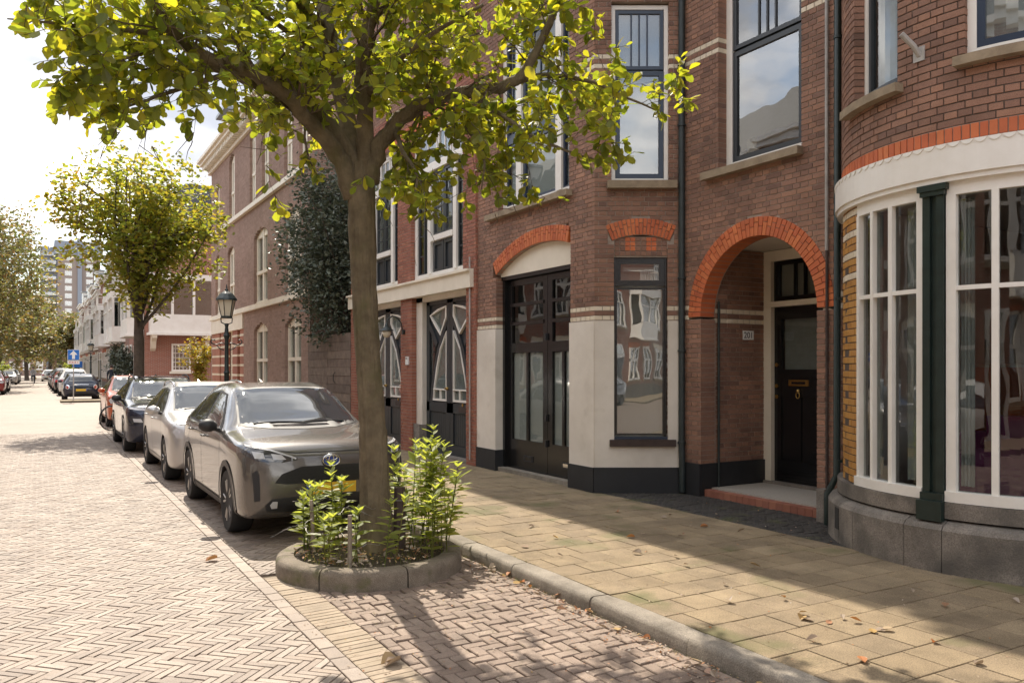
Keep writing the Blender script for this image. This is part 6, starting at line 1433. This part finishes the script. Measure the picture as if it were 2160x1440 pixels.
for q in range(15):
    for x in (8.3, 15.2): w_ = MB().box(x, x+2.3, 339.9 if x < 12 else 340.9, 340.02 if x < 12 else 341.02, 2.2+q*2.75, 4.0+q*2.75).build('window', 'white_paint', tw); MB().box(x+.25, x+2.05, 339.8 if x < 12 else 340.8, 339.89 if x < 12 else 340.89, 2.45+q*2.75, 3.75+q*2.75).build('pane', 'glass_sky', w_)
    MB().box(.8, 5.6, 343.6, 345, 2.0+q*2.9, 2.15+q*2.9).build('balcony', 'white_paint', tw); MB().box(.8, 5.6, 343.55, 343.6, 2.15+q*2.9, 3.2+q*2.9).build('balcony_glass', 'glass_sky', tw)
    MB().box(17.6, 20, 340, 341, 2.0+q*2.9, 2.15+q*2.9).build('balcony', 'white_paint', tw)
eb_ = thing('end_terrace', 'pale distant terrace closing the street behind the trees', 'building', (-15, 210, 0)); MB().box(-60, 1.5, 210, 222, 0, 9.5).build('wall', 'wall_pink', eb_); MB().box(-60, 1.5, 209, 222, 9.5, 12.5).build('roof', 'slate_roof', eb_)
for q in range(24):
    for v in (1.2, 4.4): MB().box(-58+q*2.5, -56.6+q*2.5, 209.9, 209.99, v, v+1.9).build('window', 'white_paint', eb_)
# big trees on the left, trees at the end, round shrubs
FT = 'trees along the far street'
for (x, y, h, cx_, cz, rr, s_, nL, sz_, lab) in ((-5.9, 74, 16, -5.4, 9.3, (5.9, 6.0, 7.0), 31, 17000, .30, 'big olive-green tree overhanging the far pavement'), (-5.6, 92, 16, -4.4, 9.4, (5.6, 5.6, 7.2), 32, 12000, .36, 'yellowing tree behind the big olive-green one'), (-4.6, 112, 13, -3.0, 7.4, (4.8, 5, 5.6), 33, 8000, .40, 'rust-tinted tree further down the tree row'), (1.5, 150, 14, 1.8, 7.2, (4.6, 4.6, 6.2), 34, 6000, .48, 'dark tree closing the view at the street end'), (4.8, 138, 11, 4.6, 5.8, (3.4, 3.6, 4.6), 35, 5000, .42, 'grey-green tree in front of the brown block'), (-1.4, 132, 12, -1.6, 6.2, (4.2, 4.2, 5.4), 37, 6000, .44, 'dark green tree standing before the street end'), (-3.2, 165, 13, -3.2, 7, (5, 5, 6), 36, 5000, .5, 'pale tree before the distant terrace')):
    simple_tree('roadside_tree', lab, (x, y, 0), h, (cx_, y, cz), rr, 'leaf_far', nL, sz_, seed=s_, tr_r=.28, group=FT, levels=20, split=.25)
for (x, y, lab) in ((-3.9, 88, 'round clipped shrub under the yellowing tree'), (-3.6, 100, 'round clipped shrub beyond the yellowing tree'), (3.3, 104, 'round clipped shrub beside the oriel houses')): simple_tree('clipped_shrub', lab, (x, y, 0), 2.4, (x, y, 1.5), (1.25, 1.25, 1.0), 'leaf_shrub', 1800, .16, seed=int(y), tr_r=.06, cat='shrub', levels=8, split=.3)
simple_tree('golden_shrub', 'golden yellow shrub at the corner past the striped entrance', (6.4, 38.6, 0), 3.0, (6.0, 38.5, 1.95), (1.0, 1.3, 1.25), 'leaf_yellow', 2600, .12, seed=51, tr_r=.05, cat='shrub', levels=10, split=.25)
simple_tree('wall_creeper', 'dark green creeper growing up the first oriel house front', (4.55, 52.2, SW), 3.6, (4.4, 52.2, 1.9), (.5, .9, 1.6), 'leaf_holly', 2200, .14, seed=52, tr_r=.05, cat='creeper', levels=8, split=.2)
simple_tree('wall_creeper', 'dark green creeper on the second oriel house front', (4.55, 59.5, SW), 3.8, (4.35, 59.5, 2.0), (.5, 1.0, 1.8), 'leaf_holly', 2200, .14, seed=53, tr_r=.05, cat='creeper', levels=8, split=.2)
# --- street lamps
def street_lamp(lab, x, y):
    o = thing('street_lamp', lab, 'street lamp', (x, y, SW), 'old-fashioned street lamps'); b = Vector((x, y, SW)); dark = MB()
    dark.lathe([(.13, 0), (.13, .18), (.10, .22), (.085, .7), (.10, .75), (.06, .82), (.055, 1.5), (.07, 1.53), (.05, 1.58), (.042, 2.3), (.06, 2.34), (.075, 2.40), (.05, 2.46), (.035, 2.60), (.05, 2.64), (.03, 2.68)], b, 14); dark.build('shaft', 'lamp_green', o, smooth=True, sharp=35)
    for s_ in (-1, 1):
        sc_ = MB(); sc_.tube([b+Vector((s_*(.04+.26*t), 0, 2.2+.02*math.sin(t*6))) for t in [i/6 for i in range(7)]]+[b+Vector((s_*(.30+.05*math.cos(a)-.0), 0, 2.25+.05*math.sin(a))) for a in [-1.5+i*.6 for i in range(8)]], .013, 6); sc_.tube([b+Vector((s_*.06, 0, 2.05)), b+Vector((s_*.16, 0, 2.09)), b+Vector((s_*.22, 0, 2.16))], .011, 6); sc_.build('scroll_arm', 'lamp_green', o, smooth=True)
        cr_ = MB(); cr_.tube([b+Vector((s_*.03, 0, 2.66)), b+Vector((s_*.12, 0, 2.70)), b+Vector((s_*.13, 0, 2.80)), b+Vector((s_*.08, 0, 2.86))], .013, 6); cr_.build('cradle', 'lamp_green', o, smooth=True)
    g = MB(); n_ = 6
    for i in range(n_):
        a0, a1 = math.pi*2*i/n_, math.pi*2*(i+1)/n_; pts = [b+Vector((r_*math.cos(a), r_*math.sin(a), z)) for r_, a, z in ((.115, a0, 2.84), (.115, a1, 2.84), (.20, a1, 3.24), (.20, a0, 3.24))]; g.add(pts, [(0, 1, 2, 3)])
    g.build('lantern_glass', 'lamp_glass', o); cp = MB(); cp.lathe([(.245, 3.22), (.235, 3.26), (.15, 3.37), (.07, 3.43), (.04, 3.44), (.04, 3.47), (.015, 3.50), (.012, 3.58), (0, 3.6)], b, 12)
    for i in range(n_): a = math.pi*2*i/n_; cp.tube([b+Vector((.117*math.cos(a), .117*math.sin(a), 2.82)), b+Vector((.205*math.cos(a), .205*math.sin(a), 3.25))], .009, 5)
    cp.lathe([(.13, 2.80), (.13, 2.85), (.05, 2.86)], b, 12); cp.build('lantern_cap', 'lamp_green', o)
    MB().lathe([(.05, 2.9), (.05, 3.12), (.03, 3.16)], b, 10).build('bulb', 'white_paint', o)
street_lamp('ornate dark green street lamp in front of the pink brick house', 3.82, 20.0); street_lamp('ornate street lamp before the first oriel houses', 3.25, 66); street_lamp('ornate street lamp far along the oriel houses', 3.25, 110)
# --- one-way sign
sp = thing('one_way_sign', 'blue square one-way sign with white arrow on a grey pole', 'traffic sign', (1.53, 46.9, SW)); MB().tube([(1.53, 46.9, 0), (1.53, 46.9, 2.66)], .028, 10).build('pole', 'pipe_grey', sp)
mfN = lambda u, v, n: Vector((1.53+u, 46.87-n, v)); pb = MB().mbox(mfN, -.265, .265, 2.12, 2.65, 0, .015).build('sign_rim', 'white_sign', sp); MB().mbox(mfN, -.25, .25, 2.135, 2.635, .015, .019).build('sign_plate', 'blue_sign', pb)
MB().mprism(mfN, [(0, 2.60), (.18, 2.39), (.065, 2.39), (.065, 2.18), (-.065, 2.18), (-.065, 2.39), (-.18, 2.39)], .019, .023).build('arrow', 'white_sign', pb)
ub = MB().mbox(mfN, -.27, .27, 1.92, 2.09, 0, .015).build('under_plate', 'white_sign', sp)
for (a, b) in ((-.2, -.12), (-.09, .0), (.04, .12), (.17, .21)): MB().mbox(mfN, a, b, 1.98, 2.03, .015, .018).build('under_plate_mark', 'red_text', ub)
bs = thing('blue_street_sign', 'small blank-looking blue sign on a pole further along the oriel houses', 'traffic sign', (2.75, 76, SW)); MB().tube([(2.75, 76, 0), (2.75, 76, 2.35)], .03, 8).build('pole', 'pipe_grey', bs); MB().box(2.38, 3.12, 75.95, 75.97, 1.75, 2.25).build('sign_plate', 'blue_sign', bs)
# --- bicycles and people
def bicycle(nm_, lab, x, y, ang, group=None):
    o = thing(nm_, lab, 'bicycle', (x, y, 0), group); Mx = Matrix.Translation((x, y, 0)) @ Matrix.Rotation(ang, 4, 'Z'); P = lambda a, z, s_=0: Mx @ Vector((s_, a, z))
    for a in (0, 1.08):
        t = MB(); t.tube([P(a+.34*math.cos(q), .345+.34*math.sin(q)) for q in [2*math.pi*i/28 for i in range(29)]], .017, 6, cap=False); wh = t.build('wheel', 'tyre', o, smooth=True)
        t = MB(); t.tube([P(a+.31*math.cos(q), .345+.31*math.sin(q)) for q in [2*math.pi*i/24 for i in range(25)]], .009, 5, cap=False)
        for k in range(14): q = 2*math.pi*k/14; t.tube([P(a, .345, .02), P(a+.31*math.cos(q), .345+.31*math.sin(q))], .0018, 3)
        t.build('rim', 'chrome', wh)
    f = MB(); f.tube([P(0, .345), P(.18, .95), P(.2, 1.02)], .018, 8); f.tube([P(.17, .88), P(.52, .40), P(1.08, .345)], .016, 8); f.tube([P(.52, .40), P(.70, .92)], .016, 8); f.tube([P(.18, .8), P(.66, .78), P(1.08, .345)], .014, 8); f.build('frame', 'paint_black', o, smooth=True)
    h = MB(); h.tube([P(.36, 1.08, -.28), P(.22, 1.10, -.22), P(.19, 1.06, 0), P(.22, 1.10, .22), P(.36, 1.08, .28)], .013, 8); h.build('handlebar', 'chrome', o, smooth=True)
    s_ = MB(); s_.tube([P(.62, .97), P(.72, .99), P(.84, .99)], [.03, .07, .09], 8); s_.build('saddle', 'black_plastic', o, smooth=True)
    return o
def figure(nm_, lab, joints, edges, radii, cloth, loc, rot=0, head=None):
    o = thing(nm_, lab, 'person', loc); me = bpy.data.meshes.new('body'); me.from_pydata(joints, edges, []); t = link(bpy.data.objects.new('tmp', me))
    t.modifiers.new('s', 'SKIN'); sv = me.skin_vertices[0].data
    for i, r_ in enumerate(radii): sv[i].radius = (r_, r_)
    sv[0].use_root = True; sd = t.modifiers.new('u', 'SUBSURF'); sd.levels = 2; sd.render_levels = 2
    dg = bpy.context.evaluated_depsgraph_get(); nm = bpy.data.meshes.new_from_object(t.evaluated_get(dg)); bpy.data.objects.remove(t); nm.name = 'body'
    for m_ in cloth: nm.materials.append(MAT[m_])
    for p in nm.polygons:
        p.use_smooth = True; z = p.center.z; p.material_index = 2 if (z > head or (abs(p.center.x) > .27 and z < head-.3 and z > .75)) else (0 if z > .98 else 1)
    b_ = link(bpy.data.objects.new('body', nm)); b_.parent = o; o.rotation_euler = (0, 0, rot)
    hd = MB().lathe([(0, .13), (.07, .12), (.098, .06), (.10, .0), (.085, -.04)], (joints[3][0], joints[3][1]+.015, joints[3][2]+.0), 14); hd = hd.build('hair', 'post_brown', smooth=True); hd.parent = o
    return o
bicycle('bicycle', 'black bicycle ridden along the far road', -.45, 93.9, 0); 
figure('person', 'cyclist in a grey top riding away down the road', [(0, .68, 1.0), (0, .60, 1.25), (0, .52, 1.48), (0, .50, 1.72), (-.18, .52, 1.42), (-.24, .40, 1.2), (-.26, .30, 1.1), (.18, .52, 1.42), (.24, .40, 1.2), (.26, .30, 1.1), (-.11, .62, .95), (-.12, .36, .72), (-.10, .50, .38), (-.10, .42, .34), (.11, .62, .95), (.12, .34, .62), (.10, .52, .22), (.10, .42, .18)],
    [(0, 1), (1, 2), (2, 3), (2, 4), (4, 5), (5, 6), (2, 7), (7, 8), (8, 9), (0, 10), (10, 11), (11, 12), (12, 13), (0, 14), (14, 15), (15, 16), (16, 17)], [.15, .16, .09, .10, .07, .05, .04, .07, .05, .04, .10, .075, .05, .04, .10, .075, .05, .04], ('cloth_grey', 'cloth_dark', 'skin'), (-.45, 93.9, 0), head=1.58)
figure('person', 'person in dark clothes walking by the first oriel houses', [(0, 0, .95), (0, 0, 1.2), (0, 0, 1.45), (0, 0, 1.68), (-.19, 0, 1.40), (-.25, .03, 1.12), (-.26, -.06, .88), (.19, 0, 1.40), (.25, -.03, 1.12), (.26, .06, .88), (-.10, 0, .9), (-.10, -.06, .5), (-.10, .03, .07), (-.10, -.12, .04), (.10, 0, .9), (.10, .06, .5), (.10, .14, .08), (.10, .0, .04)],
    [(0, 1), (1, 2), (2, 3), (2, 4), (4, 5), (5, 6), (2, 7), (7, 8), (8, 9), (0, 10), (10, 11), (11, 12), (12, 13), (0, 14), (14, 15), (15, 16), (16, 17)], [.15, .15, .08, .10, .07, .05, .04, .07, .05, .04, .10, .075, .05, .04, .10, .075, .05, .04], ('cloth_dark', 'cloth_dark', 'skin'), (3.9, 56, SW), head=1.53)
bicycle('bicycle', 'bicycle parked in front of the small orange hatchback', 1.75, 25.3, R(-62))
# ================================================================= small things on the ground
frng = random.Random(21)
dry = {k: leaf_mesh('leaf', V, 'leaf_dry') for k, V in (('a', LEAF_V), ('b', [(x*1.1, y, z*3+.25*abs(x)) for x, y, z in LEAF_V]), ('c', [(x*.8, y, z*2+.5*x*x+.15*y*y) for x, y, z in LEAF_V]))}
SPOTS = [(1440, 1188, 'sun'), (1600, 1195, 'sun'), (1530, 1225, 'sun'), (1185, 1175, 'sun'), (1180, 1135, 'sun'), (1320, 1133, 'sun'), (1365, 1120, 'shade'), (1690, 1297, 'sun'), (1680, 1292, 'sun'), (1760, 1312, 'sun'), (1775, 1308, 'sun'), (1815, 1312, 'sun'), (1855, 1325, 'sun'), (1840, 1320, 'sun'), (1865, 1330, 'sun'), (1970, 1357, 'sun'), (1990, 1277, 'shade'), (2150, 1272, 'shade'), (1540, 1260, 'sun'), (1660, 1260, 'sun'), (1330, 1160, 'sun'), (1250, 1140, 'sun'), (1405, 1090, 'shade'), (1480, 1113, 'shade'), (1560, 1118, 'shade'), (1650, 1126, 'shade'), (1440, 1130, 'shade'), (1210, 1100, 'sun'), (1300, 1078, 'shade'), (1520, 1080, 'shade'), (1600, 1045, 'shade'), (1700, 1350, 'sun'), (1420, 1170, 'sun'), (1120, 1110, 'sun'), (1095, 1150, 'sun'), (2060, 1400, 'sun'), (1930, 1250, 'shade'), (1820, 1400, 'sun')]
n_leaf = 0
for (px, py, w_) in SPOTS:
    for k in range(1 if frng.random() < .75 else 2):
        p = onZ(px+frng.uniform(-6, 6), py+frng.uniform(-4, 4), SW+.012); M = leaf_matrix(p, Vector((frng.uniform(-1, 1), frng.uniform(-1, 1), frng.uniform(-.05, .2))), (Vector((0, 0, 1))+rvec(frng)*.35).normalized(), frng.uniform(.05, .095))
        o = link(bpy.data.objects.new('fallen_leaf', dry[frng.choice('abc')])); o.matrix_basis = M
        tag(o, 'dry curled leaf fallen on the %s part of the tiled pavement' % ('sunlit' if w_ == 'sun' else 'shaded'), 'leaf', 'leaves fallen on the %s pavement' % ('sunlit' if w_ == 'sun' else 'shaded'))
for (px, py, lab, grp) in [(433, 1183, 'yellow leaf lying alone on the herringbone road', None), (803, 1400, 'pale leaves lying on the border of the parking strip', 'leaves on the parking strip border'), (812, 1405, 'pale leaves lying on the border of the parking strip', 'leaves on the parking strip border')]:
    p = onZ(px, py, .012); M = leaf_matrix(p, Vector((1, .4, .15)), (Vector((0, 0, 1))+rvec(frng)*.3).normalized(), .12); o = link(bpy.data.objects.new('fallen_leaf', dry['b'])); o.matrix_basis = M; tag(o, lab, 'leaf', grp)
for k in range(46):                                        # along the foot of the kerb
    p = Vector((KX0-.02-abs(frng.gauss(0, .07)), frng.uniform(2.4, 6.4), .014)); M = leaf_matrix(p, Vector((frng.uniform(-1, 1), frng.uniform(-1, 1), frng.uniform(-.05, .3))), (Vector((0, 0, 1))+rvec(frng)*.5).normalized(), frng.uniform(.035, .085))
    o = link(bpy.data.objects.new('fallen_leaf', dry[frng.choice('abc')])); o.matrix_basis = M; tag(o, 'small brown leaf gathered at the foot of the kerb', 'leaf', 'leaves gathered along the kerb')
# weeds and moss tufts in joints
tuft = MB()
def blades(x, y, z, n, h, sp):
    for i in range(n):
        p = Vector((x+frng.gauss(0, sp), y+frng.gauss(0, sp), z)); d = Vector((frng.uniform(-.8, .8), frng.uniform(-.8, .8), 1)).normalized(); s_ = d.orthogonal().normalized()*frng.uniform(.0015, .003); hh = h*frng.uniform(.4, 1.1); tuft.add([p-s_, p+s_, p+d*hh], [(0, 1, 2)], frng.random())
for k in range(120): blades(KX0-.015-abs(frng.gauss(0, .02)), frng.uniform(2.2, 9), -.004, frng.randint(4, 14), .035, .018)
for k in range(60): blades(KX1+.008, frng.uniform(1.5, 9), SW, frng.randint(3, 9), .02, .012)
for k in range(170): blades(KX1+T*frng.randint(0, 9)+.01 if frng.random() < .4 else frng.uniform(KX1, 6.3), T*frng.randint(6, 30)-.003, SW-.003, frng.randint(2, 6), .014, .01)
for k in range(150): blades(frng.uniform(GUT+.35, KX0), frng.uniform(2.5, 6.2), -.006, frng.randint(2, 6), .02, .012)
for k in range(40): blades(frng.uniform(6.3, 6.5), frng.uniform(8.9, 12.4), SW, frng.randint(3, 10), .035, .02)
for k in range(50): blades(6.40+frng.gauss(0, .02), frng.uniform(3, 8.8), SW, frng.randint(3, 9), .03, .015)
tag(tuft.build('weeds', 'grass', fix=False), 'thin green weeds growing in the paving joints', 'weeds', kind='stuff')
crumbs = MB()
for k in range(2600):                                      # grit and leaf crumbs
    zone = frng.random()
    if zone < .5: x, y, z = KX0-abs(frng.gauss(0, .16)), frng.uniform(2, 6.6), 0
    elif zone < .75: x, y, z = frng.uniform(GUT, KX0), frng.uniform(2, 6.2), 0
    else: x, y, z = frng.uniform(KX1, 7.2), frng.uniform(2.5, 11), SW
    s_ = frng.uniform(.003, .012); a = frng.uniform(0, 6.28); p = Vector((x, y, z+.004)); u_ = Vector((math.cos(a), math.sin(a), frng.uniform(-.2, .5)))*s_; v_ = Vector((-math.sin(a), math.cos(a), frng.uniform(-.2, .5)))*s_*.6; crumbs.add([p-u_, p+v_, p+u_, p-v_], [(0, 1, 2, 3)], frng.random())
tag(crumbs.build('leaf_crumbs', 'leaf_dry', fix=False), 'brown crumbs of dead leaves strewn over the paving', 'debris', kind='stuff')
